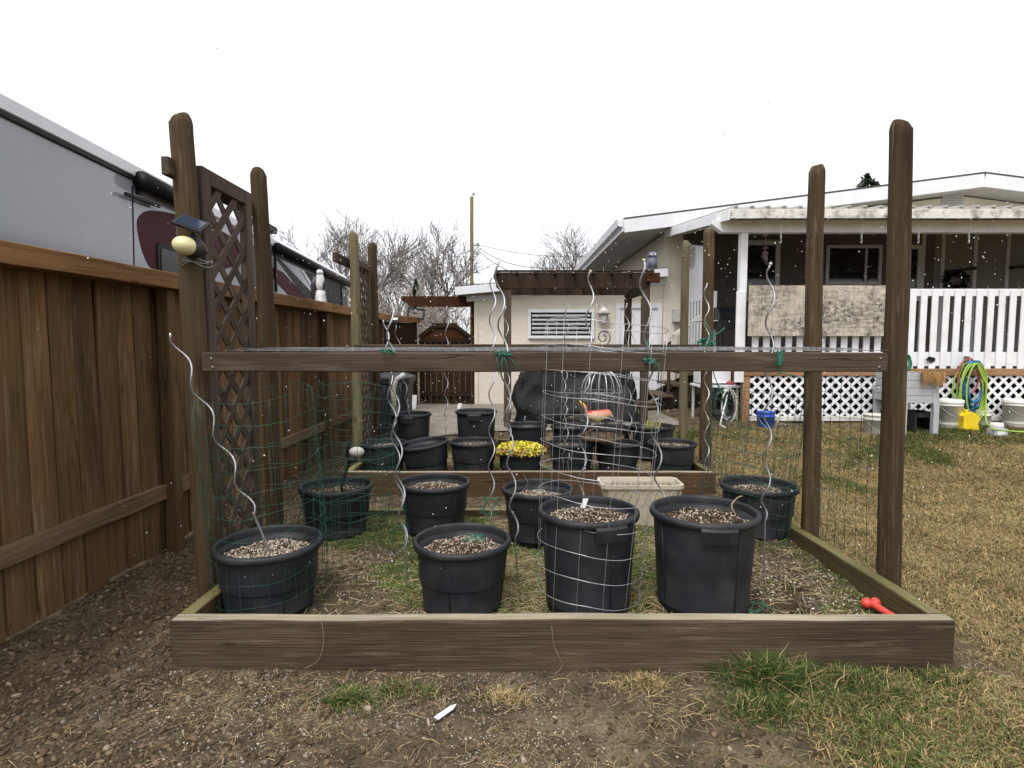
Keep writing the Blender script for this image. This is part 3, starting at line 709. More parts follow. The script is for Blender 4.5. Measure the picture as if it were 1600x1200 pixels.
def awning(ua, va, ub, vb):
    a, b = rvuv(ua, va)[0], rvuv(ub, vb)[0]
    m = MB(); m.tube([rvpt(a, ZT - .04, .08), rvpt(b, ZT - .04, .08)], .085, 12); aw = m.build('awning_roll', M['rv_dark'], rv)
    beam('awning_arm', rvpt(a + .05, ZT - .75 if ua > 300 else ZT - .16, .03), rvpt(a + .05, ZT - .02, .03), .04, .04, M['rv_dark'], aw, up=rvn)
awning(207, 285, 300, 335); awning(425, 392, 541, 443)
beam('awning_bracket', rvpt(rvuv(186, 285)[0], ZT - .22, .05), rvpt(rvuv(240, 305)[0], ZT - .2, .05), .03, .03, M['rv_dark'], rv)
def decal(name, pts, mat, off=.006):
    P = [rvpt(*rvuv(u, v, off), off) for u, v in pts]
    m = MB(); m.prism(P, -rvn * (off - .001)); return m.build(name, mat, rv)
decal('panel_seam', [(206, 290), (208, 290), (211, 420), (209, 420)], M['rv_dark'], .003)
def smooth(pts, n=6):
    out = []
    for i in range(len(pts)):
        p0, p1, p2, p3 = [Vector((*pts[(i + k) % len(pts)], 0)) for k in (-1, 0, 1, 2)]
        for j in range(n):
            t = j / n; q = .5 * ((2 * p1) + (-p0 + p2) * t + (2 * p0 - 5 * p1 + 4 * p2 - p3) * t * t + (-p0 + 3 * p1 - 3 * p2 + p3) * t ** 3); out.append((q.x, q.y))
    return out
decal('swoosh', smooth([(215, 352), (222, 334), (240, 329), (275, 335), (330, 352), (378, 385), (372, 412), (330, 425), (290, 430), (245, 424), (226, 400)]), M['maroon'])
def rvwindow(u0, va, u1, vb, mat_f, off=.02):
    """rounded window between bearings u0..u1"""
    t_0, z1 = rvuv(u0, va); t_1 = rvuv(u1, va)[0]; z0 = rvuv(u0, vb)[1]
    def rr(x0, x1, y0, y1, r):
        pts = []
        for cx_, cy_, a0 in ((x1 - r, y1 - r, 0), (x0 + r, y1 - r, 90), (x0 + r, y0 + r, 180), (x1 - r, y0 + r, 270)):
            for k in range(5):
                a = math.radians(a0 + k * 22.5); pts.append((cx_ + r * math.cos(a), cy_ + r * math.sin(a)))
        return pts
    m = MB(); m.prism([rvpt(a, b, off) for a, b in rr(t_0, t_1, z0, z1, .07)], -rvn * (off - .008)); f = m.build('window', mat_f, rv)
    m = MB(); m.prism([rvpt(a, b, off + .006) for a, b in rr(t_0 + .05, t_1 - .05, z0 + .05, z1 - .05, .05)], -rvn * .005); m.build('pane', M['rvglass'], f)
rvwindow(243, 378, 303, 470, M['rv_dark'])
rvwindow(386, 380, 398, 470, M['rv_dark'])
decal('slide_edge', [(419, 384), (425, 390), (425, 500), (419, 497)], M['rv_dark'], .03)
decal('swoosh', [(426, 418), (442, 425), (486, 472), (480, 480), (468, 480), (426, 434)], M['maroon'])
decal('swoosh', [(428, 399), (438, 405), (498, 468), (490, 478), (484, 474)], M['rv_dark'], .007)
decal('front_panel', [(472, 421), (541, 450), (541, 520), (508, 500), (497, 462)], M['rv_dark'], .008)
rvwindow(532, 447, 541, 488, M['rv_dark'], .03)
decal('wedge', [(470, 421), (474, 422), (500, 462), (494, 462)], M['rv_silver'], .01)
for (u, v, s) in ((412, 374, 1),):
    a = rvpt(rvuv(398, 365)[0], ZT + .22, -.15); b = rvpt(rvuv(424, 384)[0], ZT + .22, -.15)
    beam('roof_vent', a, b, .5, .1, M['rv_dark'], rv); m = MB(); m.box((a.x - .2, a.y + .1, ZT + .12), (a.x + .1, a.y + .5, ZT + .2)); m.build('vent_base', M['rv_roof'], rv)
for t in (t0 + 1.0, t1 - 2.2):
    m = MB(); c_ = rvpt(t, .45, -.02)
    Mx = Matrix.Rotation(math.pi / 2, 4, 'Y')
    mm = MB(); mm.lathe([(.2, -.12), (.45, -.12), (.45, .0), (.2, 0)], 24)
    for vtx in mm.v: pass
    mm.v = [tuple(c_ + Vector((v[2] * 1.0, v[0], v[1] - .02))) for v in mm.v]
    mm.build('wheel', M['black'], rv)

# ================================================================== RAISED BEDS
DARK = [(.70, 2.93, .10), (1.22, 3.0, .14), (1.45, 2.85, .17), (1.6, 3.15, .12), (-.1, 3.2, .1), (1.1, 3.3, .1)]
def make_bed(label, xl, xr, yf, yb, mats, ztf=.24, ztb=.24, soil=.11, fyr=0):
    bed = thing('raised_bed', label, 'raised bed', ((xl + xr) / 2, (yf + yb) / 2, 0))
    t = .072
    f, ft_, s, s_t = mats
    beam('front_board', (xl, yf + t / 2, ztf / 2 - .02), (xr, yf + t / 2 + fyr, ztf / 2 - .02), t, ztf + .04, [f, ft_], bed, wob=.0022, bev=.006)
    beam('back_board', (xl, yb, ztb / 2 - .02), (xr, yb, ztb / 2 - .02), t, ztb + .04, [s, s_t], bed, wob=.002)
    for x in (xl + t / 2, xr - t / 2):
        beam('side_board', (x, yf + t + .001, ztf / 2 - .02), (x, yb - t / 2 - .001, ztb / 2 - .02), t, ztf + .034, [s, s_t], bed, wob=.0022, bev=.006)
    # soil
    gx = np.arange(xl + t * .6, xr - t * .5, .035); gy = np.arange(yf + t * .7, yb - t * .3, .035)
    A, B = np.meshgrid(gx, gy); S = 40 if yf < 4 else 41
    z = soil + .06 * (fbm(A, B, 2.6, 4, S) - .5) + .035 * (fbm(A, B, 11, 3, S + 5) - .5)
    gm = sst(.36, .50, fbm(A, B, 1.7, 4, S + 9)) * (1 - .6 * sst(.9, 1.3, A)); k = fbm(A, B, 16, 3, S + 3)
    c = np.array((.085, .064, .042)) * (1 - gm[..., None]) + np.array((.08, .095, .028)) * gm[..., None]
    c = c + (np.array((.15, .115, .07)) - c) * (sst(.52, .7, k) * .7)[..., None]
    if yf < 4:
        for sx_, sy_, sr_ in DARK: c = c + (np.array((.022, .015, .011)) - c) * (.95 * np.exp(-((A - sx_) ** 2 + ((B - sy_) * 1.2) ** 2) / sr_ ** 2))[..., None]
    n0, n1_ = A.shape; idx = np.arange(n0 * n1_).reshape(n0, n1_)
    F = np.stack([idx[:-1, :-1], idx[:-1, 1:], idx[1:, 1:], idx[1:, :-1]], -1).reshape(-1, 4)
    attr_mesh('soil', np.stack([A, B, z], -1).reshape(-1, 3), F, c.reshape(-1, 3), M['soil'], bed, True)
    def zf(x, y): return soil + .06 * (fbm(x, y, 2.6, 4, S) - .5) + .035 * (fbm(x, y, 11, 3, S + 5) - .5)
    def gf(x, y): return sst(.36, .50, fbm(x, y, 1.7, 4, S + 9)) * (1 - .6 * sst(.9, 1.3, x))
    return bed, zf, gf
M['bed2'] = wood('brown_bed_wood', (.085, .052, .028), var=.45, obj_var=.1, streak=(.12, .08, .05), streak_amt=.5, bmp=.8)
B1 = dict(xl=-1.555, xr=2.015, yf=2.525, yb=4.58)
B2 = dict(xl=-1.64, xr=1.97, yf=5.495, yb=7.35)
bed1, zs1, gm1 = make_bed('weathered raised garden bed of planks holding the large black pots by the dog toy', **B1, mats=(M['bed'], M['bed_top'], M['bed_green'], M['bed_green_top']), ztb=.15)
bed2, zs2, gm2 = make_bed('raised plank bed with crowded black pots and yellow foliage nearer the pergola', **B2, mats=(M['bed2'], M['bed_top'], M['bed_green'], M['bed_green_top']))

# ================================================================== ROUND POSTS
def round_post(label, u0, v0, u1, v1, Y, r, mat, zb=-.1, group='round posts at the raised beds', seed=0, chamf=1):
    """from the foot bearing (u0,v0) to the top bearing (u1,v1) at distance Y"""
    p0 = at(u0, v0, Y); p1 = at(u1, v1, Y); d = (p1 - p0).normalized()
    p0 = p0 + d * ((zb - p0.z) / d.z); L = (p1 - p0).length
    rg = random.Random(seed); seg = 20; prof = []; n = int(L / .09)
    m = MB(); vs_ = []; ph = [rg.uniform(0, 6) for _ in range(6)]
    hs_ = [L * i / n for i in range(n)] + [L - .055, L - .03, L - .008, L]
    for h in hs_:
        taper = r * (1.06 - .12 * h / L)
        if h >= L - .056: taper *= {0: 1.0, 1: .93, 2: .74, 3: .6}[[L - .055, L - .03, L - .008, L].index(h)]
        for k in range(seg):
            a = 2 * math.pi * k / seg
            q = taper * (1 + .028 * math.sin(3 * a + ph[0] + h * 1.3) + .02 * math.sin(5 * a + ph[1]) + .012 * math.sin(h * 9 + ph[2] + a) + rg.uniform(-.012, .012))
            cx_ = .006 * math.sin(h * 1.7 + ph[3]); cy_ = .006 * math.sin(h * 1.9 + ph[4])
            z = h - (.011 * (1 + math.sin(a + ph[5])) if h > L - .04 else 0)
            vs_.append((cx_ + q * math.cos(a), cy_ + q * math.sin(a), z))
    N = len(hs_)
    m.add(vs_, [(i * seg + k, i * seg + (k + 1) % seg, (i + 1) * seg + (k + 1) % seg, (i + 1) * seg + k) for i in range(N - 1) for k in range(seg)], 0, True)
    m.add([vs_[(N - 1) * seg + k] for k in range(seg)], [tuple(range(seg))], 1)
    o = m.build('round_post', [mat, M['post_pale']]); o.location = p0; o.rotation_euler = d.to_track_quat('Z', 'Y').to_euler()
    return tag(o, label, 'post', group), p0, p1
pA, A0, A1 = round_post('tall round post holding the solar flood light, beside the lattice trellis', 328, 905, 280, 176, 3.05, .058, M['post'], seed=1)
pB, B0, B1p = round_post('round post at the far end of the large lattice trellis, without a light', 431, 815, 403, 262, 3.93, .054, M['post'], seed=2)
pC, C0, C1 = round_post('tall thick round post on the lawn edge beside the red dog toy', 1391, 915, 1405, 187, 3.08, .056, M['post'], seed=3)
pD, D0, D1 = round_post('round post standing on the lawn edge beside the caged pot', 1264, 828, 1278, 255, 3.9, .054, M['post'], seed=4)
round_post('mossy post at the small far trellis, its near side', 560, 715, 552, 361, 6.0, .05, M['post_pale'], seed=5)
round_post('mossy post at the small far trellis, its far side', 588, 690, 582, 379, 6.85, .055, M['post'], seed=6)
round_post('mossy post in front of the white deck screen at the corner of the farther bed', 1102, 715, 1107, 355, 6.0, .058, M['post'], seed=7)
round_post('slim pale green post between the pergola and the deck steps', 1066, 690, 1072, 375, 6.8, .048, M['post_pale'], seed=8)

# cross beams of the two frames
def frame_beams(lab, x0, x1, y, z, h, mat, wd=.09):
    o = beam('cross_beam', (x0, y, z), (x1, y, z), wd, h, mat, wob=.0016, bev=.005); return tag(o, lab, 'beam')
za = at(800, 551, 2.96).z; zb = at(800, 581, 2.96).z
frame_beams('weathered brown beam bolted across the tall posts above the large pots, wire mesh on top', at(314, 566, 2.96).x, at(1388, 566, 2.96).x, 3.0, (za + zb) / 2, za - zb, M['brown'], .075)
frame_beams('rear brown beam across the posts carrying the far edge of the wire mesh', -1.62, 2.04, 3.86, za - .055, .085, M['brown'], .06)
frame_beams('brown beam across the posts of the farther bed', -1.62, 2.06, 5.93, at(800, 538, 5.9).z - .05, .1, M['brown'], .06)

def bolts(beam_obj, pts, n_):
    for p_ in pts:
        m = MB(); m.lathe([(.006, 0), (.006, .002), (.004, .004), (.0, .004)], 8, capb=False); o = m.build('bolt', M['dull']); o.location = p_; o.rotation_euler = Vector(n_).to_track_quat('Z', 'Y').to_euler(); put(o, beam_obj)
cb = [o for o in COL.objects if o.name.startswith('cross_beam')][0]
bolts(cb, [(at(330, 560, 2.96).x, 2.961, za - .03), (at(332, 572, 2.96).x, 2.961, za - .075), (at(1376, 560, 2.96).x, 2.961, za - .03), (at(1374, 574, 2.96).x, 2.961, za - .075)], (0, -1, 0))
# trellises
def trellis(label, x, y0, y1, zb, zt, fw, pitch, sw, mat, ext):
    t = thing('lattice_trellis', label, 'trellis', (x, (y0 + y1) / 2, zb))
    for yy in (y0 + fw / 2, y1 - fw / 2): beam('stile', (x, yy, zb), (x, yy, zt), fw, .045, mat, t, up=(1, 0, 0))
    beam('top_rail', (x, y0 + fw + .001, zt - fw / 2), (x, y1 - fw - .001, zt - fw / 2), .044, fw, mat, t)
    beam('bottom_rail', (x, y0 + fw + .001, zb + .1), (x, y1 - fw - .001, zb + .1), .044, fw, mat, t)
    lattice(t, (x, y0 + fw * .6, zb + .12), (0, 1, 0), (0, 0, 1), y1 - y0 - fw * 1.2, zt - fw - zb - .08, pitch, sw, .009, mat, (1, 0, 0))
    beam('cross_rail', (x - .075, ext[0], zt - .05), (x - .075, ext[1], zt - .05), .04, .09, mat, t)
    return t
trellis('brown lattice trellis panel standing between two tall posts by the fence', -1.66, 3.12, 3.70, .12, 2.43, .085, .19, .045, M['brown'], (2.95, 3.9))
trellis('small far lattice trellis between mossy posts by the fence', -1.66, 6.1, 6.75, .12, 2.38, .07, .17, .045, M['brown'], (5.7, 6.9))

# solar flood light on the tall post
sp = at(290, 384, 2.93)
fl = thing('solar_flood_light', 'yellow lensed solar flood light strapped to the tall post', 'light', sp)
m = MB(); Mr = Matrix.Rotation(math.radians(14), 3, 'Y')
m.ball(sp, (.062, .06, .047), 20, 12, M=Mr); o = m.build('lens', plain('yellowed_lens', (.6, .54, .3), .4, .06, 8), fl)
m = MB(); m.ball(sp + Vector((.018, .028, -.004)), (.068, .05, .055), 20, 12, M=Mr); m.tube([sp + Vector((.02, .06, 0)), sp + Vector((.03, .13, -.01))], .018, 8); m.build('housing', M['black'], fl)
pa = at(270, 350, 2.9); pc = at(298, 352, 2.94)
m = MB(); ux = (at(318, 360, 2.94) - at(278, 346, 2.94)).normalized(); uy = Vector((.1, .75, .5)).normalized(); un = ux.cross(uy)
m.prism([pc + ux * a + uy * b for a, b in ((-.07, -.05), (.075, -.05), (.075, .05), (-.07, .05))], un * .016); m.build('panel_case', M['black'], fl)
m = MB(); m.prism([pc + ux * a + uy * b + un * .0165 for a, b in ((-.06, -.042), (.065, -.042), (.065, .042), (-.06, .042))], un * .003); m.build('solar_cell', glass_dark('solar_cell_glass', (.02, .03, .05), .15), fl)
m = MB(); m.tube([pc + Vector((0, .01, 0)), pc + Vector((0, .02, -.035)), sp + Vector((.03, .04, .03))], .012, 8); m.build('bracket', M['black'], fl)
m = MB(); pts = []
bc = at(308, 412, 3.05)
for k in range(80):
    a = k / 80 * math.pi * 2 * 3; pts.append(bc + Vector((.072 * math.cos(a), .072 * math.sin(a), .018 * math.sin(a * .7) + .01 * math.sin(a * 3))))
m.tube(pts, .003, 4); m.build('strap', M['dull'], fl)

# ================================================================== POTS
def soil_variant(R, mound, n, seed, white):
    rg = np.random.default_rng(seed)
    rr = R * np.sqrt(rg.uniform(0, 1, n)); a = rg.uniform(0, 2 * np.pi, n)
    x, y = rr * np.cos(a), rr * np.sin(a)
    z = mound * (1 - (rr / R) ** 2) + .035 * (fbm(x, y, 14, 3, seed) - .5)
    w = rg.uniform(0, 1, n) < white + .25 * (fbm(x, y, 7, 3, seed + 4) - .5) * 2
    col = np.where(w[:, None], np.array((.5, .43, .35)) * rg.uniform(.6, 1.2, (n, 1)), np.array((.05, .034, .022)) * rg.uniform(.5, 2.0, (n, 1)))
    V, F, C = grains(np.stack([x, y, z], 1), rg.lognormal(-5.35, .35, n).clip(.0025, .009), col, .7, rg)
    # the bed of soil below the crumbs
    seg = 28; rings = 8; Vd = [(0, 0, mound)]; Fd = []
    for i in range(1, rings + 1):
        q = R * 1.0 * i / rings
        for k in range(seg):
            b = 2 * math.pi * k / seg; xx, yy = q * math.cos(b), q * math.sin(b); Vd.append((xx, yy, mound * (1 - (q / R) ** 2) - .004 + .035 * (float(fbm(xx, yy, 14, 3, seed)) - .5)))
    Vd = np.array(Vd)
    for k in range(seg): Fd.append((0, 1 + k, 1 + (k + 1) % seg))
    for i in range(rings - 1):
        for k in range(seg):
            p, q, r, s = 1 + i * seg + k, 1 + i * seg + (k + 1) % seg, 1 + (i + 1) * seg + (k + 1) % seg, 1 + (i + 1) * seg + k
            Fd += [(p, s, r), (p, r, q)]
    Cd = np.tile(np.array((.085, .06, .043)), (len(Vd), 1))
    return merge((V, F, C), (Vd, np.array(Fd), Cd))
_soil = {}
def soil_mesh(key):
    if key not in _soil:
        R, mound, n, seed, white = key
        V, F, C = soil_variant(*key); o = attr_mesh('soil', V, F, C, M['grain']); _soil[key] = o.data; bpy.data.objects.remove(o)
    return _soil[key]
_pm = {}
def pot_mesh(R, H, tall):
    k = (R, H, tall)
    if k in _pm: return _pm[k]
    b = R * (.80 if not tall else .84); lip = .022
    body = [(b * .97, 0), (b, .006), (b + (R * .955 - b) * .12, H * .12), (b + (R * .955 - b) * .12 + .0035, H * .125), (b + (R * .955 - b) * .13, H * .135), (b + (R * .955 - b) * .5, H * .5), (R * .955, H - .035),
            (R * .935, H - .02), (R * .92, H - .1), (R * .905, H - .2)]
    m = MB(); m.lathe(body, 48)
    # vertical seams
    for a in (.4, 2.0, 3.5, 5.1):
        q0, q1 = b + .002, R * .955 + .002
        m.tube([(q0 * math.cos(a), q0 * math.sin(a), .03), (q1 * math.cos(a), q1 * math.sin(a), H - .05)], .0025, 4)
    rim = [(R * .95, H - .036), (R * 1.02, H - .036), (R * 1.035, H - .022), (R * 1.028, H - .008), (R * .985, H), (R * .955, H - .001), (R * .935, H - .012), (R * .93, H - .04)]
    rm = MB(); rm.lathe(rim, 48, capb=False)
    hm = MB()
    for a0 in (0,):
        vs_ = []; n = 7
        for i in range(n + 1):
            a = a0 + (i / n - .5) * .62; ca, sa = math.cos(a), math.sin(a)
            for (q, z) in ((R * 1.035, H - .022), (R * 1.075, H - .034), (R * 1.06, H - .096), (R * .965, H - .1), (R * .95, H - .03)): vs_.append((q * ca, q * sa, z))
        hm.add(vs_, [(i * 5 + k, i * 5 + (k + 1) % 5, (i + 1) * 5 + (k + 1) % 5, (i + 1) * 5 + k) for i in range(n) for k in range(5)] + [(4, 3, 2, 1, 0), tuple(n * 5 + k for k in range(5))], 0, False)
    _pm[k] = (m.mesh('pot_body'), rm.mesh('rim'), hm.mesh('handle') if tall else None)
    for me in _pm[k]:
        if me: me.materials.append(M['blackplastic'])
    return _pm[k]
POTGROUP = 'black plastic plant pots'
def pot(label, loc, R, H, soil=None, tall=False, rot=0, tilt=(0, 0), hand=None, drop=.09):
    t = thing('plant_pot', label, 'plant pot', loc, POTGROUP)
    t.rotation_euler = (tilt[0], tilt[1], rot)
    b, r, h = pot_mesh(R, H, tall)
    for nm, me in (('pot_body', b), ('rim', r)):
        o = bpy.data.objects.new(nm, me); COL.objects.link(o); o.parent = t
    if h:
        for a in (hand or (-1.6, 1.55)):
            o = bpy.data.objects.new('handle', h); COL.objects.link(o); o.parent = t; o.rotation_euler = (0, 0, a)
    if soil:
        me = soil_mesh(soil); o = bpy.data.objects.new('soil', me); COL.objects.link(o); o.parent = t; o.location = (0, 0, H - drop - (soil[1] if drop < .07 else 0)); o.rotation_euler = (0, 0, RNG.uniform(0, 6))
        s = R * .925 / soil[0] * (1 - .02 * drop / .1); o.scale = (s, s, 1); o['kind'] = 'stuff'
    else:
        m = MB(); m.lathe([(0.001, .03), (R * .8, .03)], 32, capb=False); o = mobj('pot_floor', m.mesh('pot_floor'), M['black']); o.parent = t
    return t
S1 = (.235, .035, 3200, 5, .55); S2 = (.235, .03, 3200, 8, .4); S3 = (.235, .012, 2800, 12, .25); S4 = (.235, .02, 1300, 15, .6); S5 = (.235, .015, 1300, 19, .35)
zf = .085
# the four big pots along the front board
pot('low black pot of pale gritty soil in a green wire cage by the fence trellis', (at(416, 855, 2.92).x, 2.95, zf), .265, .38, S1, drop=.055, rot=.3)
pot('low black pot with bits of green twine scattered on its gritty soil', (at(722, 850, 2.95).x, 2.96, zf), .25, .39, S2, drop=.05, rot=1.0)
p3 = pot('tall black pot wrapped in the silver wire cage with a white plant tag', (at(920, 805, 2.95).x, 2.97, zf), .257, .545, S2, tall=True, rot=0, hand=(-1.25, 1.9), drop=.07)
pot('tall black pot with moulded handles and a dead stem, outside any cage', (at(1101, 805, 2.95).x, 2.96, zf), .27, .545, S3, tall=True, rot=.0, hand=(-1.62, 1.4), drop=.075)
# the row behind
pot('dark pot holding the bent solar spotlight inside a green wire cage', (at(524, 765, 4.1).x, 4.12, zf), .255, .385, S3, rot=.2, drop=.06)
pot('mid sized black pot of gritty soil between the spotlight pot and the planter trough', (at(679, 757, 4.15).x, 4.16, zf + .01), .255, .39, S2, rot=2, drop=.045)
pot('black pot filled with pale gritty soil just behind the silver wire cage', (at(841, 767, 4.0).x, 4.02, zf), .25, .39, S1, rot=2.6, drop=.06)
pot('black pot in a green wire cage by the lawn side of the bed', (at(1185, 765, 4.12).x, 4.12, zf), .262, .39, S4, rot=1.4, drop=.055)
# second bed
def bpot(label, u, vrim, Y, R, soil, tall=False, H=None, **k):
    p = at(u, vrim, Y); zb_ = .1; return pot(label, (p.x, Y, zb_), R, H or (p.z - zb_), soil, tall, **k), p
bpot('black pot of stony soil in the farther bed nearest the small trellis', 600, 690, 5.98, .235, S4, drop=.05)
bpot('empty tilted black pot in the farther bed', 669, 694, 5.97, .25, None, tilt=(math.radians(3), math.radians(-7)), H=.36)
bpot('black pot of stony soil between the tilted empty pot and the yellow leaved pot', 740, 688, 6.02, .25, S5, drop=.05)
py_, PY = bpot('black pot overflowing with bright yellow leaves', 813, 700, 5.96, .235, S5, drop=.03)
bpot('black pot under one side of the ornamental birdcage, next to the yellow leaved pot', 893, 690, 6.0, .24, S5, drop=.05)
bpot('black pot under the other side of the ornamental birdcage, away from the yellow leaves', 965, 690, 6.0, .235, S5, drop=.05)
bpot('black pot of pale pebbly soil by the mossy corner post', 1050, 690, 5.95, .245, S4, drop=.04)
bpot('tall black pot with handles and a white tag by the black bin', 642, 645, 6.9, .24, None, True, drop=.1)
bpot('tall black pot with handles in front of the concrete walk', 744, 641, 6.9, .245, S5, True, drop=.06)
bpot('black pot tucked behind the yellow leaved pot against the pergola post', 824, 662, 6.9, .235, S5, drop=.05)
bpot('black pot behind the birdcage on the yellow leaf side', 893, 664, 6.95, .25, S5, drop=.05)
bpot('black pot behind the birdcage on the deck side', 956, 666, 6.9, .24, S5, drop=.05)
_, PM = bpot('black pot with yellow green sprouts beside the pale slim post', 1020, 664, 6.75, .25, S5, drop=.04)

# yellow foliage
rg = np.random.default_rng(3)
def leaf_cloud(P, s, col, rg):
    n = len(P); q = rg.normal(size=(n, 3)); q[:, 2] = np.abs(q[:, 2]) + .5; q /= np.linalg.norm(q, axis=1, keepdims=True)
    t = np.cross(q, rg.normal(size=(n, 3))); t /= np.linalg.norm(t, axis=1, keepdims=True); b = np.cross(q, t)
    s = s[:, None]; V = np.stack([P - t * s, P - b * s * .6 + q * s * .12, P + t * s, P + b * s * .6 + q * s * .12], 1).reshape(-1, 3)
    F = (np.array([(0, 1, 2), (0, 2, 3)])[None] + (np.arange(n) * 4)[:, None, None]).reshape(-1, 3)
    return V, F, np.repeat(col, 4, axis=0)
n = 2600; a = rg.uniform(0, 6.283, n); r = .27 * np.sqrt(rg.uniform(0, 1, n)); h = .035 * (1 - (r / .27) ** 3) * (1 + .5 * (fbm(r * np.cos(a), r * np.sin(a), 16, 2, 4) - .5)) - .02 * sst(.2, .26, r) + rg.uniform(-.02, .015, n)
P = np.stack([PY.x + r * np.cos(a), 5.95 + r * np.sin(a), PY.z + h], 1)
old = rg.uniform(0, 1, n) < sst(.16, .27, r) * .5
col = np.where(old[:, None], np.array((.35, .22, .1)), np.array((.64, .60, .06))) * rg.uniform(.6, 1.15, (n, 1)); col[:, 1] *= rg.uniform(.8, 1.1, n)
V, F, C = leaf_cloud(P, rg.uniform(.012, .024, n), col, rg)
n = 160; a = rg.uniform(3.2, 4.6, n); P2 = np.stack([PY.x + .25 * np.cos(a), 5.95 + .25 * np.sin(a), PY.z - rg.uniform(0, .12, n) * sst(3.9, 3.3, a)], 1)
V2 = leaf_cloud(P2, rg.uniform(.012, .022, n), np.array((.42, .27, .1)) * rg.uniform(.5, 1.3, (n, 1)), rg)
V, F, C = merge((V, F, C), V2)
o = attr_mesh('yellow_foliage', V, F, C, M['leaf'], loc=(PY.x, 5.95, PY.z)); tag(o, 'low mound of bright yellow leaves growing out of a black pot', 'plant')
n = 90; a = rg.uniform(0, 6.283, n); r = .1 * np.sqrt(rg.uniform(0, 1, n)); P = np.stack([PM.x - .01 + r * np.cos(a), 6.72 + r * np.sin(a), np.full(n, PM.z - .06)], 1)
V, F, C = blades(P, rg.uniform(.05, .15, n), np.full(n, .012), rg.uniform(.1, .5, n), np.array((.42, .40, .1)) * rg.uniform(.7, 1.2, (n, 1)), rg)
o = attr_mesh('young_sprouts', V, F, C, M['leaf'], loc=(PM.x, 6.72, PM.z - .06)); tag(o, 'cluster of yellow green sprouts in a black pot beside the slim post', 'plant')

# cream window box
pl = at(1000, 790, 4.33); pz = zs1(1.0, 4.3) - .01
tr = thing('planter_trough', 'cream rectangular window box planter standing between the pots', 'planter', (pl.x, 4.36, pz))
M['cream'] = plain('aged_cream_plastic', (.50, .44, .33), .6, .08, 5, bmp=.2, bscale=60, dirt=(.3, .26, .18), dirt_amt=.5)
zt = at(1000, 757, 4.25).z; hw = .31
def quad_ring(rows): 
    vs_ = []
    for hx, hy, z in rows:
        ch = .03
        for x, y in ((-hx + ch, -hy), (hx - ch, -hy), (hx, -hy + ch), (hx, hy - ch), (hx - ch, hy), (-hx + ch, hy), (-hx, hy - ch), (-hx, -hy + ch)): vs_.append((pl.x + x, 4.36 + y, z))
    return vs_, [(i * 8 + k, i * 8 + (k + 1) % 8, (i + 1) * 8 + (k + 1) % 8, (i + 1) * 8 + k) for i in range(len(rows) - 1) for k in range(8)]
hgt = zt - pz
v_, f_ = quad_ring([(hw * .76, .09, pz), (hw * .78, .095, pz + .01), (hw * .84, .105, pz + hgt * .4), (hw * .92, .12, pz + hgt * .8), (hw * .93, .122, zt - .04)])
m = MB(); m.add(v_, f_ + [tuple(range(8))[::-1]]); m.build('trough_body', M['cream'], tr)
v_, f_ = quad_ring([(hw * .93, .122, zt - .042), (hw, .14, zt - .03), (hw, .14, zt), (hw * .95, .12, zt), (hw * .93, .11, zt - .03), (hw * .9, .1, zt - .1)])
m = MB(); m.add(v_, f_); m.build('rim', M['cream'], tr)
for k in range(9):
    x = pl.x - hw * .8 + k * hw * .2; beam('flute', (x, 4.36 - .112, pz + hgt * .5), (x + .035, 4.36 - .128, pz + hgt * .84), .012, .008, M['cream'], tr, up=(0, -1, 0))
n = 900; x = NR.uniform(-hw * .9, hw * .9, n); y = NR.uniform(-.1, .1, n); wv = NR.uniform(0, 1, n) < .45
col = np.where(wv[:, None], np.array((.4, .36, .3)), np.array((.08, .06, .045))) * NR.uniform(.6, 1.2, (n, 1))
V, F, C = grains(np.stack([pl.x + x, 4.36 + y, np.full(n, zt - .05) + NR.uniform(-.006, .006, n)], 1), NR.uniform(.005, .009, n), col)
V2 = np.array([(pl.x - hw * .91, 4.26, zt - .055), (pl.x + hw * .91, 4.26, zt - .055), (pl.x + hw * .91, 4.46, zt - .055), (pl.x - hw * .91, 4.46, zt - .055)]); F2 = np.array([(0, 1, 2), (0, 2, 3)])
V, F, C = merge((V, F, C), (V2, F2, np.tile(np.array((.1, .075, .055)), (4, 1)))); o = attr_mesh('soil', V, F, C, M['grain'], tr); o['kind'] = 'stuff'

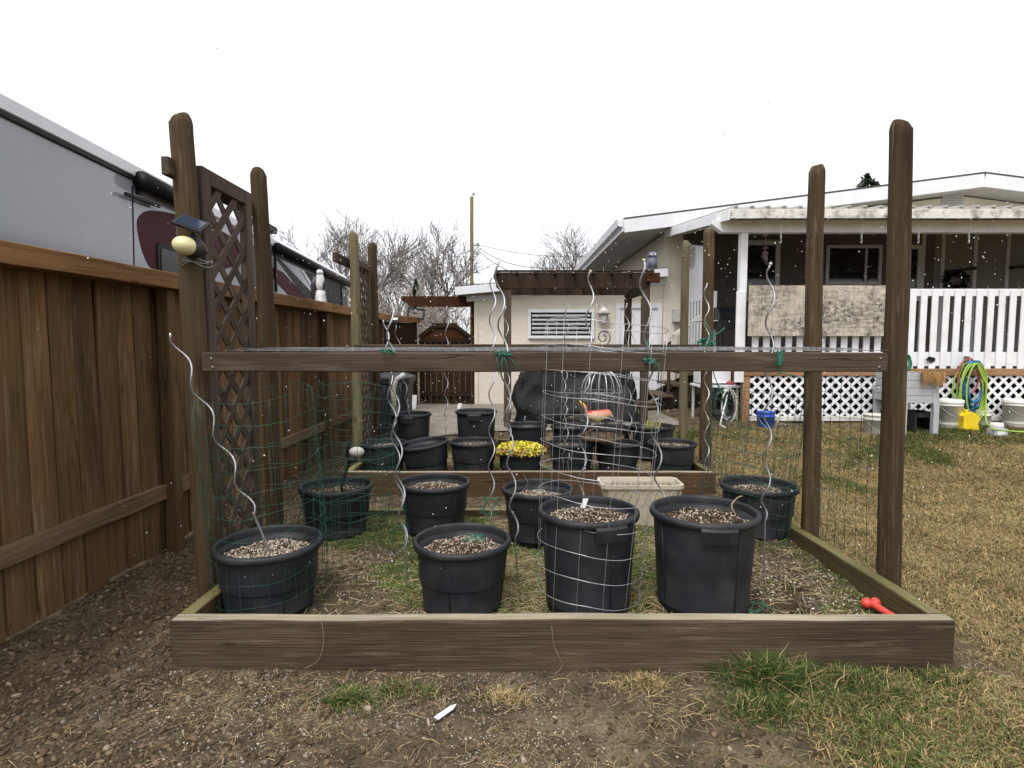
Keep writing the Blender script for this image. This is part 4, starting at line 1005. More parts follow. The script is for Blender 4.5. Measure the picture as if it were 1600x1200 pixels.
# ================================================================== WIRE CAGES
def cage(label, c0, c1, R0, R1, nv, nr, wr, mat, wob=.01, seed=0, arc=(0, 2 * math.pi), ztilt=.0, double=False):
    """wire mesh rolled to a cylinder between centres c0 (foot) and c1 (top)"""
    rg = random.Random(seed); c0, c1 = Vector(c0), Vector(c1); ax = (c1 - c0).normalized()
    u = ax.orthogonal().normalized(); u = (Vector((1, 0, 0)) - ax * ax.x).normalized(); v = ax.cross(u); L = (c1 - c0).length
    t = thing('wire_cage', label, 'wire cage', c0, 'wire cages around pots')
    ph = [rg.uniform(0, 6.3) for _ in range(5)]
    full = arc[1] - arc[0] > 6.2
    def pt(a, s):
        R = R0 + (R1 - R0) * s + wob * (math.sin(2 * a + ph[0] + s * 3) + .6 * math.sin(3 * a + ph[1] - 2 * s))
        return c0 + ax * (L * s + ztilt * R * math.sin(a + ph[2]) + wob * .7 * math.sin(4 * a + ph[3] + s * 9)) + (u * math.cos(a) + v * math.sin(a)) * R
    for i in range(nr + 1):
        s = i / nr; n = 40
        pts = [pt(arc[0] + (arc[1] - arc[0]) * k / n, s) + Vector((0, 0, rg.uniform(-1, 1) * wr * .8)) for k in range(n if full else n + 1)]
        m = MB(); m.tube(pts, wr, 4, full); m.build('ring_wire', mat, t)
    for k in range(nv):
        a = arc[0] + (arc[1] - arc[0]) * (k + (0 if full else .0)) / (nv if full else nv - 1); lo = -rg.uniform(.0, .05) / L
        m = MB(); m.tube([pt(a, lo + (1 - lo + (rg.uniform(0, .01))) * i / 12) for i in range(13)], wr * .7, 4); m.build('upright_wire', mat, t)
    return t
def soilp(u, v, z=.11): return gz(u, v, z)
cage('tall silver wire cage around the tagged pot', (at(920, 805, 2.95).x, 2.97, .07), at(946, 509, 3.02), .264, .318, 13, 12, .0019, M['steel'], .007, 1, ztilt=.05)
cage('green wire cage leaning over the gritty pot by the trellis', (at(425, 940, 2.95).x, 2.97, .12), at(400, 615, 2.98), .275, .29, 26, 10, .0014, M['greenwire'], .012, 2, ztilt=.1)
cage('green wire cage around the spotlight pot', (at(535, 850, 4.08).x, 4.1, .1), at(562, 600, 4.1), .30, .30, 26, 11, .0018, M['greenwire'], .018, 3, ztilt=.12)
cage('loose green wire roll standing between the front pots near the fence', (at(570, 900, 3.4).x, 3.45, .1), at(560, 690, 3.5), .25, .26, 20, 7, .0016, M['greenwire'], .02, 4, ztilt=.15)
cage('tall green wire cage around the lawn side pot', (at(1178, 870, 3.75).x, 4.0, .1), at(1185, 612, 4.0), .31, .31, 30, 11, .002, M['greenwire'], .01, 5, ztilt=.06)
# flat mesh between the lawn posts
fm = thing('mesh_panel', 'thin wire mesh stretched between the two lawn side posts', 'wire mesh', (2.05, 3.5, .2))
for k in range(9):
    z = .26 + k * .13; m = MB(); m.tube([(2.04 + .012 * math.sin(i * 1.3 + k), 3.1 + .8 * i / 8, z + .008 * math.sin(i + k)) for i in range(9)], .0016, 4); m.build('line_wire', M['greenwire'] if k % 2 else M['dull'], fm)
for k in range(8):
    y = 3.15 + k * .1; m = MB(); m.tube([(2.04 + .008 * math.sin(i * 1.1 + k), y, .22 + 1.12 * i / 8) for i in range(9)], .0015, 4); m.build('stay_wire', M['greenwire'], fm)

# chicken wire laid over the beams
m = MB(); hx = .055; x0, x1, y0, y1 = -1.45, 1.98, 2.97, 3.86; zt = za + .006
def cz(x, y): return zt + .008 * float(fbm(x, y, 3, 3, 77)) + (.012 * math.sin(x * 5 + y * 9) ** 2) * (1 if .1 < (y - y0) / (y1 - y0) < .9 else .2)
nxh = int((x1 - x0) / hx); nyh = int((y1 - y0) / (hx * .75))
for j in range(nyh):
    for i in range(nxh):
        cx_ = x0 + i * hx + (hx / 2 if j % 2 else 0); cy_ = y0 + j * hx * .75
        a_ = Vector((cx_, cy_, cz(cx_, cy_))); b_ = Vector((cx_, cy_ + hx * .4, cz(cx_, cy_ + hx * .4)))
        l_ = Vector((cx_ - hx / 2, cy_ - hx * .3, cz(cx_ - hx / 2, cy_ - hx * .3))); r_ = Vector((cx_ + hx / 2, cy_ - hx * .3, cz(cx_ + hx / 2, cy_ - hx * .3)))
        m.tube([a_, b_], .0012, 3, caps=False); m.tube([l_, a_, r_], .0009, 3, caps=False)
o = m.build_at('chicken_wire', M['steel'], (0, 3.4, zt)); tag(o, 'sheet of silver chicken wire lying across the beams between the posts', 'chicken wire')

# ================================================================== SPIRAL STAKES
def spiral(label, top, bot, r=.02, pitch=.21, wr=.0042, straight=.12, phase=0, mat=None, knob=False, n0=.03):
    top, bot = Vector(top), Vector(bot); d = bot - top; L = d.length; d.normalize()
    u = d.orthogonal().normalized(); u = (Vector((1, 0, 0)) - d * d.x).normalized(); v = d.cross(u); pts = []
    n = max(10, int(L / pitch * 14))
    for i in range(n + 1):
        s = L * i / n; e = min(1, s / max(n0, 1e-3) * .5 + .3) * min(1, max(0, (L - straight - s)) / .06)
        a = 2 * math.pi * s / pitch + phase
        pts.append(top + d * s + (u * math.cos(a) + v * math.sin(a)) * r * max(0, e))
    m = MB(); m.tube(pts, wr, 7); o = m.build_at('spiral_stake', mat or M['steel'], bot); tag(o, label, 'plant stake', 'spiral plant stakes')
    if knob:
        k = MB(); k.ball(pts[0], wr * 2.0, 8, 6); k.build('knob', M['cream'], o)
    return o
spiral('silver spiral stake leaning far over from the gritty pot by the trellis', at(268, 520, 2.72), at(425, 868, 2.93), .022, .26, .0045, .22, 2.0)
spiral('silver spiral stake tied to the beam next to the spotlight pot', at(604, 418, 2.93), at(637, 935, 3.2), .021, .25, .0046, .25, .6)
spiral('second silver spiral stake entwined beside the tied one, standing behind the beam', at(600, 500, 3.55), at(636, 900, 3.5), .021, .25, .0042, .2, 3.6)
spiral('silver spiral stake with green twine bow tied to the beam between gritty pots', at(778, 403, 2.93), at(810, 922, 3.2), .021, .25, .0046, .3, .8)
spiral('silver spiral stake behind the beam near the twine bow', at(770, 432, 3.7), at(767, 842, 3.75), .02, .24, .0042, .15, 2.2)
spiral('short silver spiral stake rising in the farther bed by the pergola post', at(790, 478, 5.75), at(797, 735, 5.8), .022, .26, .0042, .1, 1.0)
spiral('silver spiral stake standing behind the silver cage', at(924, 424, 3.6), at(905, 838, 3.7), .022, .26, .0046, .2, 2.6, knob=True)
spiral('silver spiral stake tied inside the silver cage by the lawn side', at(1004, 407, 2.93), at(1037, 845, 3.25), .023, .27, .0046, .2, .5, knob=True)
spiral('thin spiral stake in front of the louvred window', at(886, 473, 5.75), at(880, 736, 5.8), .02, .24, .004, .1, 0, M['dull'])
spiral('paler spiral stake crossing the thin one by the louvred window', at(880, 583, 5.75), at(888, 736, 5.78), .02, .24, .004, .1, 3.1)
spiral('spiral stake before the garage door by the pergola post', at(979, 475, 6.4), at(985, 700, 6.5), .024, .27, .0045, .1, 1.2, knob=True)
spiral('dull spiral stake before the garage door', at(988, 480, 6.6), at(992, 700, 6.6), .022, .25, .004, .1, 2.8, M['dull'])
spiral('spiral stake tangled with green twine at the mossy corner post', at(1104, 444, 5.7), at(1104, 750, 5.6), .024, .28, .0048, .1, 1.4, knob=True)
spiral('knobbed silver spiral stake standing in the lawn side wire cage', at(1205, 412, 2.94), at(1193, 925, 3.25), .021, .25, .0044, .45, 2.4, knob=True)
spiral('slim spiral stake in front of the plank gate', at(698, 478, 6.85), at(697, 690, 6.9), .02, .24, .004, .1, .9)
spiral('slim spiral stake in the tall pot by the bin', at(618, 508, 6.85), at(640, 650, 6.9), .02, .26, .004, .1, .4)

# green twine
def twine(label, c, s, seed, n=60, r=.0035, strands_=1, tails=()):
    rg = random.Random(seed); c = Vector(c); m = MB()
    for k in range(strands_):
        pts = []; ph = [rg.uniform(0, 6.3) for _ in range(6)]
        for i in range(n):
            t = i / n * 6.28 * 2.3
            pts.append(c + Vector((s[0] * math.sin(t + ph[0]) * (1 + .3 * math.sin(2.7 * t + ph[3])), s[1] * math.sin(1.3 * t + ph[1]), s[2] * math.sin(1.7 * t + ph[2]))))
        m.tube(pts, r, 5)
    for tl in tails: m.tube([Vector(p) for p in tl], r, 5)
    o = m.build_at('garden_twine', M['twine'], c); return tag(o, label, 'twine', 'green garden twine ties')
twine('green twine tie around the beam and spiral stake by the trellis', at(606, 549, 2.95), (.03, .025, .008), 1, r=.0025)
c_ = at(786, 552, 2.94)
twine('green twine bow with loose ends hanging down the beam', c_, (.035, .02, .008), 2, r=.0028, tails=[[c_, at(776, 560, 2.93), at(780, 585, 2.93)], [c_, at(800, 562, 2.93), at(808, 575, 2.92)], [c_, at(790, 565, 2.93), at(797, 588, 2.93)], [c_, at(784, 570, 2.93), at(786, 582, 2.93)]])
c_ = at(1014, 564, 2.94)
twine('green twine knot on the stake inside the silver cage', c_, (.02, .02, .012), 3, tails=[[c_, at(1030, 570, 2.93), at(1028, 600, 2.93)], [c_, at(1010, 545, 2.94), at(1013, 530, 2.94)]])
c_ = at(1105, 535, 5.68)
twine('thick bundle of green twine at the mossy corner post', c_, (.07, .04, .035), 4, r=.006, tails=[[c_, at(1090, 536, 5.65), at(1120, 522, 5.62), at(1132, 513, 5.6)], [at(1100, 500, 5.66), at(1112, 520, 5.65), at(1095, 540, 5.65)], [c_, at(1117, 590, 5.6), at(1128, 615, 5.6), at(1130, 632, 5.6)]])
c_ = at(1218, 560, 2.93)
twine('green twine band dropping over the beam near the lawn side posts', c_, (.006, .02, .04), 5, r=.0025, tails=[[at(1220, 548, 2.95), at(1219, 583, 2.94), at(1210, 588, 2.96)], [at(1220, 583, 2.94), at(1238, 586, 2.96), at(1252, 592, 2.98)]])
twine('tangle of green twine hanging off the cage behind the twine sprinkled pot', at(765, 790, 3.9), (.06, .03, .06), 6, r=.0028, n=40)
twine('green twine bits lying on the gritty pot', at(742, 843, 2.9) + Vector((0, 0, .012)), (.05, .045, .004), 7, r=.0022, n=30)
twine('green twine bits on the soil beside the handled pot', gz(1185, 950, .125), (.06, .06, .008), 8, r=.002, n=30)

# plant tags
M['tag'] = plain('white_plastic_tag', (.72, .72, .73), .4, .06, 9)
def plant_tag(label, p, h, w, lean, yaw=0):
    p = Vector(p); d = Vector((lean, .1, 1)).normalized(); u = Vector((math.cos(yaw), math.sin(yaw), 0))
    m = MB(); m.prism([p - u * w * .3 - d * .04, p + u * w * .3 - d * .04, p + u * w / 2 + d * h * .2, p + u * w / 2 + d * h, p - u * w / 2 + d * h, p - u * w / 2 + d * h * .2], Vector((0, .0016, 0)))
    o = m.build_at('plant_tag', M['tag'], p); return tag(o, label, 'plant tag', 'white plant tags')
plant_tag('white plant tag stuck in the caged tall pot', at(910, 795, 3.12), .06, .028, .35)
plant_tag('white plant tag in the tall pot by the bin', at(647, 634, 6.9), .13, .055, .05)
plant_tag('white plant tag on the tall pot by the walk', at(718, 634, 6.8), .03, .05, .3)
# loose white tag on the ground in front
p = gz(697, 1112, .012); m = MB(); u = Vector((.6, .75, 0)).normalized(); n_ = Vector((-u.y, u.x, 0))
m.prism([p - u * .055 - n_ * .012, p - u * .055 + n_ * .012, p + u * .03 + n_ * .012, p + u * .06, p + u * .03 - n_ * .012][::-1], (0, 0, .004)); o = m.build_at('plant_tag', M['tag'], p); o.location.z = float(Gb(p.x, p.y)) + .014
tag(o, 'white plant tag lying on the bare earth outside the bed', 'plant tag', 'white plant tags')

# red dog toy bone
a, b = gz(1362, 943, .15), gz(1402, 968, .15)
b = a + (b - a).normalized() * .20; b.z = a.z
m = MB(); d = (b - a).normalized(); s = Vector((-d.y, d.x, 0)); pts = [a + d * ((b - a).length * i / 8) for i in range(9)]
m.tube(pts, [.022, .021, .019, .018, .018, .018, .019, .021, .022], 14)
for e, q in ((a, -1), (b, 1)):
    for k in (-1, 1): m.ball(e + s * .024 * k + d * .006 * q, .027, 14, 8)
o = m.build_at('dog_toy', plain('red_rubber', (.55, .055, .04), .5, .12, 12, bmp=.2, bscale=90), (a + b) / 2 - Vector((0, 0, .024))); tag(o, 'red rubber bone dog toy lying in the corner of the bed', 'dog toy')

# bent solar spotlight in its pot
f0 = at(534, 757, 4.1); f1 = at(546, 722, 4.05); f2 = at(555, 708, 4.03)
ss = thing('solar_spotlight', 'grey and black solar spotlight on a bent stake in the caged pot', 'light', f0)
m = MB(); m.tube([f0 - Vector((0, 0, .06)), f0, f1, f2], .011, 8); m.build('stake', M['black'], ss)
m = MB(); m.ball(f2 + Vector((.01, 0, .01)), (.055, .04, .035), 14, 8); m.build('lamp_head', M['soffit'], ss)
hh = f2 + Vector((-.02, 0, -.035)); m = MB(); m.lathe([(.02, .04), (.035, .02), (.04, -.03), (.03, -.035)], 14, hh); m.build('lamp_body', M['black'], ss)
m = MB(); q = f2 + Vector((-.06, 0, .02)); m.prism([q + Vector(v) for v in ((-.01, -.03, -.05), (.01, -.03, .06), (.01, .03, .06), (-.01, .03, -.05))], Vector((.01, 0, -.004))); m.build('solar_panel', M['glass'], ss)

# ornamental birdcage with a bird
bx = at(940, 690, 5.9).x; by = 5.95; zb_ = at(940, 689, 5.8).z; ztp = at(943, 577, 5.9).z; zdm = at(943, 612, 5.9).z
bc = thing('birdcage', 'ornamental dark wire birdcage with domed top standing on the black pots', 'birdcage', (bx, by, zb_))
Rc = .21
m = MB(); m.lathe([(.0, 0), (Rc * 1.12, 0), (Rc * 1.15, .02), (Rc * 1.12, .035), (Rc * 1.05, .012), (0.001, .012)], 32, (bx, by, zb_), capb=False); m.build('tray', M['step'], bc)
for k in range(16):
    a = 2 * math.pi * k / 16 + .1; m = MB(); pts = [(bx + Rc * math.cos(a), by + Rc * math.sin(a), zb_ + .01), (bx + Rc * math.cos(a), by + Rc * math.sin(a), zdm)]
    for i in range(1, 9):
        t = i / 8 * math.pi / 2; pts.append((bx + Rc * math.cos(t) * math.cos(a), by + Rc * math.cos(t) * math.sin(a), zdm + (ztp - zdm) * math.sin(t)))
    m.tube(pts, .006, 5); m.build('bar', M['steel'] if k % 2 == 0 else M['dull'], bc)
for z in (zdm, zdm - .09, (zdm + zb_) / 2 - .05):
    m = MB(); m.tube([(bx + Rc * 1.01 * math.cos(t), by + Rc * 1.01 * math.sin(t), z) for t in np.linspace(0, 6.283, 33)[:-1]], .0045, 5, True); m.build('hoop', M['dull'], bc)
for k in range(12):
    for z in (zdm - .03, zdm - .085):
        a = 2 * math.pi * k / 12; m = MB(); m.tube([(bx + Rc * 1.02 * math.cos(a + .22 * math.cos(t)), by + Rc * 1.02 * math.sin(a + .22 * math.cos(t)), z + .03 * math.sin(t)) for t in np.linspace(0, math.pi, 9)], .004, 4); m.build('scallop', M['dull'], bc)
c_ = Vector((bx + .01, by, ztp)); pts = [c_, c_ + Vector((.005, 0, .08)), c_ + Vector((.03, 0, .16))]
sc_ = at(944, 527, 5.9); 
for i in range(40):
    t = -.9 + i / 40 * 10.5; r_ = .075 * (1 - i / 44); pts.append(Vector((sc_.x + r_ * math.cos(t), by, sc_.z + r_ * math.sin(t) * 1.1)))
m = MB(); m.tube(pts, .0055, 6); m.build('scroll_hook', M['iron'], bc)
# bird ornament
b0 = at(934, 650, 5.68)
bird = thing('bird_ornament', 'red and cream bird ornament with yellow tail perched on a branch by the birdcage', 'ornament', b0 - Vector((0, 0, .1)))
M['bird'] = bpy.data.materials.new('painted_bird'); t_, bs = nodes_of(M['bird'])
v_ = coords(t_, (1, 1, 1), False); sx_ = N_(t_, 'ShaderNodeSeparateXYZ'); t_.links.new(v_, sx_.inputs[0])
nz = noise(t_, v_, 30, 5)
ma = N_(t_, 'ShaderNodeMath', operation='MULTIPLY_ADD', i_1=.06, i_2=0.0); t_.links.new(nz, ma.inputs[0]); t_.links.new(sx_.outputs[2], ma.inputs[2])
col = ramp(t_, ma.outputs[0], [(.0, (.55, .5, .2)), (.03, (.6, .47, .3)), (.055, (.55, .3, .2)), (.085, (.45, .1, .07))]); t_.links.new(col, bs.inputs['Base Color']); bs.inputs['Roughness'].default_value = .5
m = MB(); segs = []; P_ = [(-.13, .012, .012), (-.1, .012, .03), (-.05, .004, .05), (0, .0, .058), (.05, .008, .055), (.085, .022, .046), (.11, .026, .04), (.13, .02, .028), (.142, .012, .008)]
vs_ = []
for x, z, r_ in P_:
    for k in range(14):
        a = 2 * math.pi * k / 14; vs_.append((b0.x + x, b0.y + r_ * .8 * math.cos(a), b0.z + z + r_ * math.sin(a)))
m.add(vs_, [(i * 14 + k, i * 14 + (k + 1) % 14, (i + 1) * 14 + (k + 1) % 14, (i + 1) * 14 + k) for i in range(len(P_) - 1) for k in range(14)] + [tuple(range(14))[::-1], tuple((len(P_) - 1) * 14 + k for k in range(14))], 0, True)
m.build_at('body', M['bird'], b0, bird)
M['tail'] = plain('yellow_feather', (.62, .38, .03), .5, .2, 12); M['redp'] = plain('red_feather', (.5, .04, .03), .5, .2, 12)
for k, dx in enumerate((-.02, .0, .025)):
    m = MB(); p = b0 + Vector((-.1, 0, .03)); q = at(906 + k * 4, 626 + k * 3, 5.68); m.tube([p, p + (q - p) * .5, q], [.012, .013, .008], 6); o = m.build('tail_feather', M['tail'] if k < 2 else M['redp'], bird)
m = MB(); m.tube([b0 + Vector((-.125, 0, .02)), b0 + Vector((-.06, 0, .028))], [.016, .03], 8); m.build('rump', M['redp'], bird)
m = MB(); m.tube([b0 + Vector((.135, 0, .012)), b0 + Vector((.15, 0, -.01)), b0 + Vector((.148, 0, -.022))], [.01, .006, .001], 6); m.build('beak', M['cream'], bird)
for s in (-1, 1): m = MB(); m.tube([b0 + Vector((.02, .02 * s, -.05)), b0 + Vector((.02, .02 * s, -.085))], .004, 5); m.build('leg', M['cream'], bird)
br = MB(); q0, q1 = at(906, 683, 5.66), at(958, 656, 5.7); br.tube([q0, q0 + (q1 - q0) * .4 + Vector((0, 0, .01)), q1], [.014, .011, .007], 7); br.build('branch', M['step'], bird)

# ================================================================== PERGOLA
PY0, PY1 = 8.2, 9.5
pxl, pxr = at(793, 600, PY0).x, at(1008, 600, PY0).x; ptz = at(900, 428, PY0).z; pbz = at(900, 450, PY0).z
per = thing('pergola', 'dark brown timber pergola on posts in front of the garage', 'pergola', ((pxl + pxr) / 2, 8.8, g1(.9, 8.8)))
for x in (pxl, pxr):
    for y in (PY0 + .07, PY1):
        zb_ = g1(x, y) - .05; beam('post', (x, y, zb_), (x, y, ptz - .12), .105, .105, M['pergola'] if y > 9 else M['brown'], per, up=(0, 1, 0))
ex0, ex1 = at(771, 440, PY0).x, at(1021, 440, PY0).x
for y in (PY0, PY1 - .07):
    m = MB(); m.prism([Vector((ex0, y, ptz)), Vector((ex0, y, ptz - .06)), Vector((ex0 + .14, y, pbz)), Vector((ex1 - .12, y, pbz)), Vector((ex1, y, ptz - .1)), Vector((ex1, y, ptz))], (0, .045, 0)); o = m.build_at('main_beam', M['pergola'], (ex0, y, ptz), per)
for k in range(9):
    x = ex0 + .06 + (ex1 - ex0 - .12) * k / 8; beam('rafter', (x, PY0 - .1, ptz + .012), (x, PY1 + .2, ptz + .012), .04, .05, M['pergola'], per)
for x in (pxl, pxr): beam('side_beam', (x, PY0 + .05, pbz + .0), (x, PY1 - .08, pbz + .0), .045, .14, M['pergola'], per)
for k in range(5): beam('top_slat', (ex0 + .02, PY0 + .12 + k * .27, ptz + .055), (ex1 - .02, PY0 + .12 + k * .27, ptz + .055), .07, .022, M['pergola'], per)
a = at(1020, 434, PY0 - .03); beam('end_block', a + Vector((-.09, 0, 0)), a + Vector((.09, 0, 0)), .1, .13, M['redbrown'], per)
# owl decoy on the pergola
ob = at(1019, 427, PY0 - .02); owl = thing('owl_decoy', 'blue grey owl decoy perched on the pergola corner', 'decoy', ob)
M['owl'] = plain('blue_grey_plastic', (.10, .115, .16), .55, .45, 30)
m = MB(); m.lathe([(.02, 0), (.035, .005), (.03, .06), (.05, .09), (.065, .14), (.058, .2), (.045, .215)], 14, ob); m.build('body', M['owl'], owl)
m = MB(); m.lathe([(.045, .21), (.062, .235), (.064, .26), (.05, .285), (.02, .292), (.0, .29)], 14, ob, capb=False); h_ = m.build('head', M['owl'], owl)
for s in (-1, 1):
    m = MB(); m.lathe([(.014, 0), (.001, .03)], 6, ob + Vector((.035 * s, 0, .28))); m.build('ear_tuft', M['owl'], h_)
    m = MB(); m.ball(ob + Vector((.025 * s, -.055, .25)), .014, 8, 6); m.build('eye', M['tag'], h_)
    m = MB(); m.ball(ob + Vector((.055 * s, .01, .13)), (.02, .035, .07), 10, 8); m.build('wing', M['owl'], owl)
# bird of prey decoy on the fence cap
yb = ft(497); hb = fx(yb, .05, 1.973)
hk = thing('osprey_decoy', 'white breasted hawk decoy standing on the fence cap', 'decoy', hb)
M['decoyw'] = plain('off_white_plastic', (.68, .68, .67), .5, .18, 26, dirt=(.12, .1, .09), dirt_amt=.55)
M['decoyd'] = plain('dark_feather_plastic', (.03, .03, .035), .5, .4, 40)
m = MB(); m.lathe([(.075, 0), (.075, .02), (.06, .13), (.05, .15)], 4, hb); m.build('base', M['decoyw'], hk)
m = MB(); m.lathe([(.03, .145), (.042, .16), (.052, .22), (.05, .28), (.04, .33), (.03, .345)], 14, hb); m.build('body', M['decoyw'], hk)
m = MB(); m.ball(hb + Vector((.0, -.005, .365)), (.04, .045, .036), 12, 8); m.tube([hb + Vector((0, -.04, .362)), hb + Vector((0, -.07, .355)), hb + Vector((0, -.075, .34))], [.014, .008, .002], 6); m.build('head', M['decoyw'], hk)
for s in (-1, 1): m = MB(); m.tube([hb + Vector((.035 * s - .02, .0, .32)), hb + Vector((.055 * s - .025, .0, .22)), hb + Vector((.045 * s - .05, .01, .08)), hb + Vector((.03 * s - .06, .02, 0.015))], [.02, .036, .03, .01], 8); m.build('wing', M['decoyd'], hk)
m = MB(); m.tube([hb + Vector((-.03, .05, .12)), hb + Vector((-.07, .06, .015))], [.02, .03], 6); m.build('tail', M['decoyd'], hk)

# black covered garden swing under the pergola
tx0, tx1 = at(803, 640, 8.5).x, at(1000, 640, 8.5).x; tb = g1(.9, 8.7)
U = 56; Vn = 30; Vt = []; 
for j in range(Vn + 1):
    s = j / Vn * 2.0                # 0..1 up the front, 1..2 over the top to the back
    for i in range(U + 1):
        q = i / U; x = tx0 + (tx1 - tx0) * q
        edge = min(q, 1 - q); hgt = .98 * (.35 + .65 * (1 - abs(2 * q - 1) ** 3.2) ** .6) * (1 - .10 * math.sin(q * math.pi * 3 + .6) ** 2)
        sag = .16 * math.sin(q * math.pi) * math.sin(min(s, 1) * math.pi)
        fold = .16 * float(fbm(q * 5, s * 4, 1, 4, 51)) + .02 * math.sin(q * 17 + s * 9 + 6 * float(fbm(q * 3, s * 2, 1, 2, 3)))
        if s <= 1: y = 8.55 + .28 * s * s + sag - fold; z = tb + .06 + hgt * s ** .9 - .09 * math.sin(q * 9) * (1 - s)
        else: y = 8.83 + .5 * (s - 1) + sag * 0 - fold * .3; z = tb + .06 + hgt + .12 * math.sin((s - 1) * math.pi) - .3 * (s - 1) + fold * .5
        Vt.append((x + .04 * math.sin(s * 5 + q * 8), y, z))
m = MB(); m.add(Vt, [(j * (U + 1) + i, j * (U + 1) + i + 1, (j + 1) * (U + 1) + i + 1, (j + 1) * (U + 1) + i) for j in range(Vn) for i in range(U)], 0, True)
sw = thing('covered_swing', 'black vinyl cover draped over a garden swing under the pergola', 'covered furniture', ((tx0 + tx1) / 2, 8.9, tb))
c_ = m.build('cover', M['tarp'], sw); sm_ = c_.modifiers.new('thick', 'SOLIDIFY'); sm_.thickness = .006
for x in (tx0 + .1, tx1 - .1):
    for y in (8.7, 9.25): beam('leg', (x, y, tb - .01), (x, y, tb + .7), .05, .05, M['black'], sw, up=(0, 1, 0))
beam('seat', (tx0 + .1, 8.95, tb + .42), (tx1 - .1, 8.95, tb + .42), .45, .1, M['black'], sw); beam('crossbar', (tx0 + .1, 9.25, tb + .72), (tx1 - .1, 9.25, tb + .72), .05, .05, M['black'], sw)

# black bin with a watering spout behind the farther bed
bb = at(615, 640, 7.9); bb.z = g1(bb.x, 7.9); bn = thing('black_bin', 'black plastic bin standing behind the farther bed beside the fence', 'bin', (bb.x, 7.9, bb.z))
m = MB(); hb_ = at(615, 586, 7.9).z - bb.z
v4 = lambda hx, hy, z: [(bb.x - hx, 7.9 - hy, bb.z + z), (bb.x + hx, 7.9 - hy, bb.z + z), (bb.x + hx, 7.9 + hy, bb.z + z), (bb.x - hx, 7.9 + hy, bb.z + z)]
vs_ = v4(.19, .19, 0) + v4(.24, .24, hb_ - .1) + v4(.265, .265, hb_ - .1) + v4(.265, .265, hb_ - .05)
m.add(vs_, [(3, 2, 1, 0)] + [(i * 4 + k, i * 4 + (k + 1) % 4, (i + 1) * 4 + (k + 1) % 4, (i + 1) * 4 + k) for i in range(3) for k in range(4)]); m.build('bin_body', M['blackplastic'], bn)
m = MB(); m.add(v4(.275, .275, hb_ - .05) + v4(.27, .27, hb_ - .02) + v4(.15, .15, hb_ + .03), [(0, 1, 2, 3)[::-1]] + [(i * 4 + k, i * 4 + (k + 1) % 4, (i + 1) * 4 + (k + 1) % 4, (i + 1) * 4 + k) for i in range(2) for k in range(4)] + [(8, 9, 10, 11)]); m.build('lid', M['blackplastic'], bn)
m = MB(); w0 = at(612, 640, 6.2); m.tube([at(617, 645, 6.5), at(614, 610, 6.5), at(620, 592, 6.5), at(632, 585, 6.5)], [.035, .03, .025, .03], 8); o = m.build_at('drain_pipe', M['soffit'], at(617, 645, 6.5)); o['label'] = 'bent grey plastic pipe standing in the tall pot by the bin'; o['category'] = 'pipe'

# small solar marker on the dark fence
q = at(617, 503, 9.9); so_ = thing('solar_marker', 'small white solar marker light fixed to the dark fence cap', 'light', q)
m = MB(); m.box((q.x - .035, q.y - .05, q.z - .02), (q.x + .035, q.y + .02, q.z + .03)); m.build('case', M['black'], so_)
m = MB(); m.prism([q + Vector(v) for v in ((-.05, -.06, .03), (.05, -.06, .03), (.05, .03, .06), (-.05, .03, .06))], (0, 0, .012)); m.build('panel', M['tag'], so_)

# ================================================================== ON AND AROUND THE DECK
# weathered sheet leaning on the railing
M['sheet'] = bpy.data.materials.new('mildewed_sheet'); t_, bs = nodes_of(M['sheet'])
v_ = coords(t_, (1, 1, 1), False)
base = ramp(t_, noise(t_, v_, 2.5, 5), [(.3, (.44, .38, .29)), (.7, (.6, .54, .45))])
def lines(sc_):
    return ramp(t_, noise(t_, coords(t_, sc_, False), 1.0, 9, .78, .35), [(.49, (0, 0, 0)), (.56, (.95, .95, .95))])
big = ramp(t_, noise(t_, v_, 2.1, 5, .6), [(.36, (.15, .15, .15)), (.56, (1, 1, 1))])
k1 = mixc(t_, 1.0, lines((26, 26, 4)), big, 'MULTIPLY'); k2 = mixc(t_, 1.0, lines((4, 4, 30)), big, 'MULTIPLY')
dim = (.5, .5, .5); col = mixc(t_, mixc(t_, 1.0, k1, dim, 'MULTIPLY'), base, (.02, .02, .019)); col = mixc(t_, mixc(t_, 1.0, k2, dim, 'MULTIPLY'), col, (.035, .033, .03)); k3 = mixc(t_, 1.0, ramp(t_, noise(t_, coords(t_, (1, 1, 1.6), False), 11, 10, .88), [(.46, (0, 0, 0)), (.54, (.97, .97, .97))]), ramp(t_, noise(t_, v_, 1.7, 4, .6), [(.42, (.1, .1, .1)), (.6, (1, 1, 1))]), 'MULTIPLY'); col = mixc(t_, k3, col, (.045, .043, .04))
t_.links.new(col, bs.inputs['Base Color']); bs.inputs['Roughness'].default_value = .85; bump(t_, bs, noise(t_, v_, 60, 5), .4, .01)
a, b = at(1171, 446, 8.07), at(1389, 525, 8.07)
m = MB(); m.box((a.x, 8.06, b.z), (b.x, 8.085, a.z)); o = m.build_at('weathered_sheet', M['sheet'], (a.x, 8.06, b.z)); tag(o, 'mildewed beige board sheet fixed outside the deck railing', 'board')
def dgz(u, v, y): p = at(u, v, y); return p
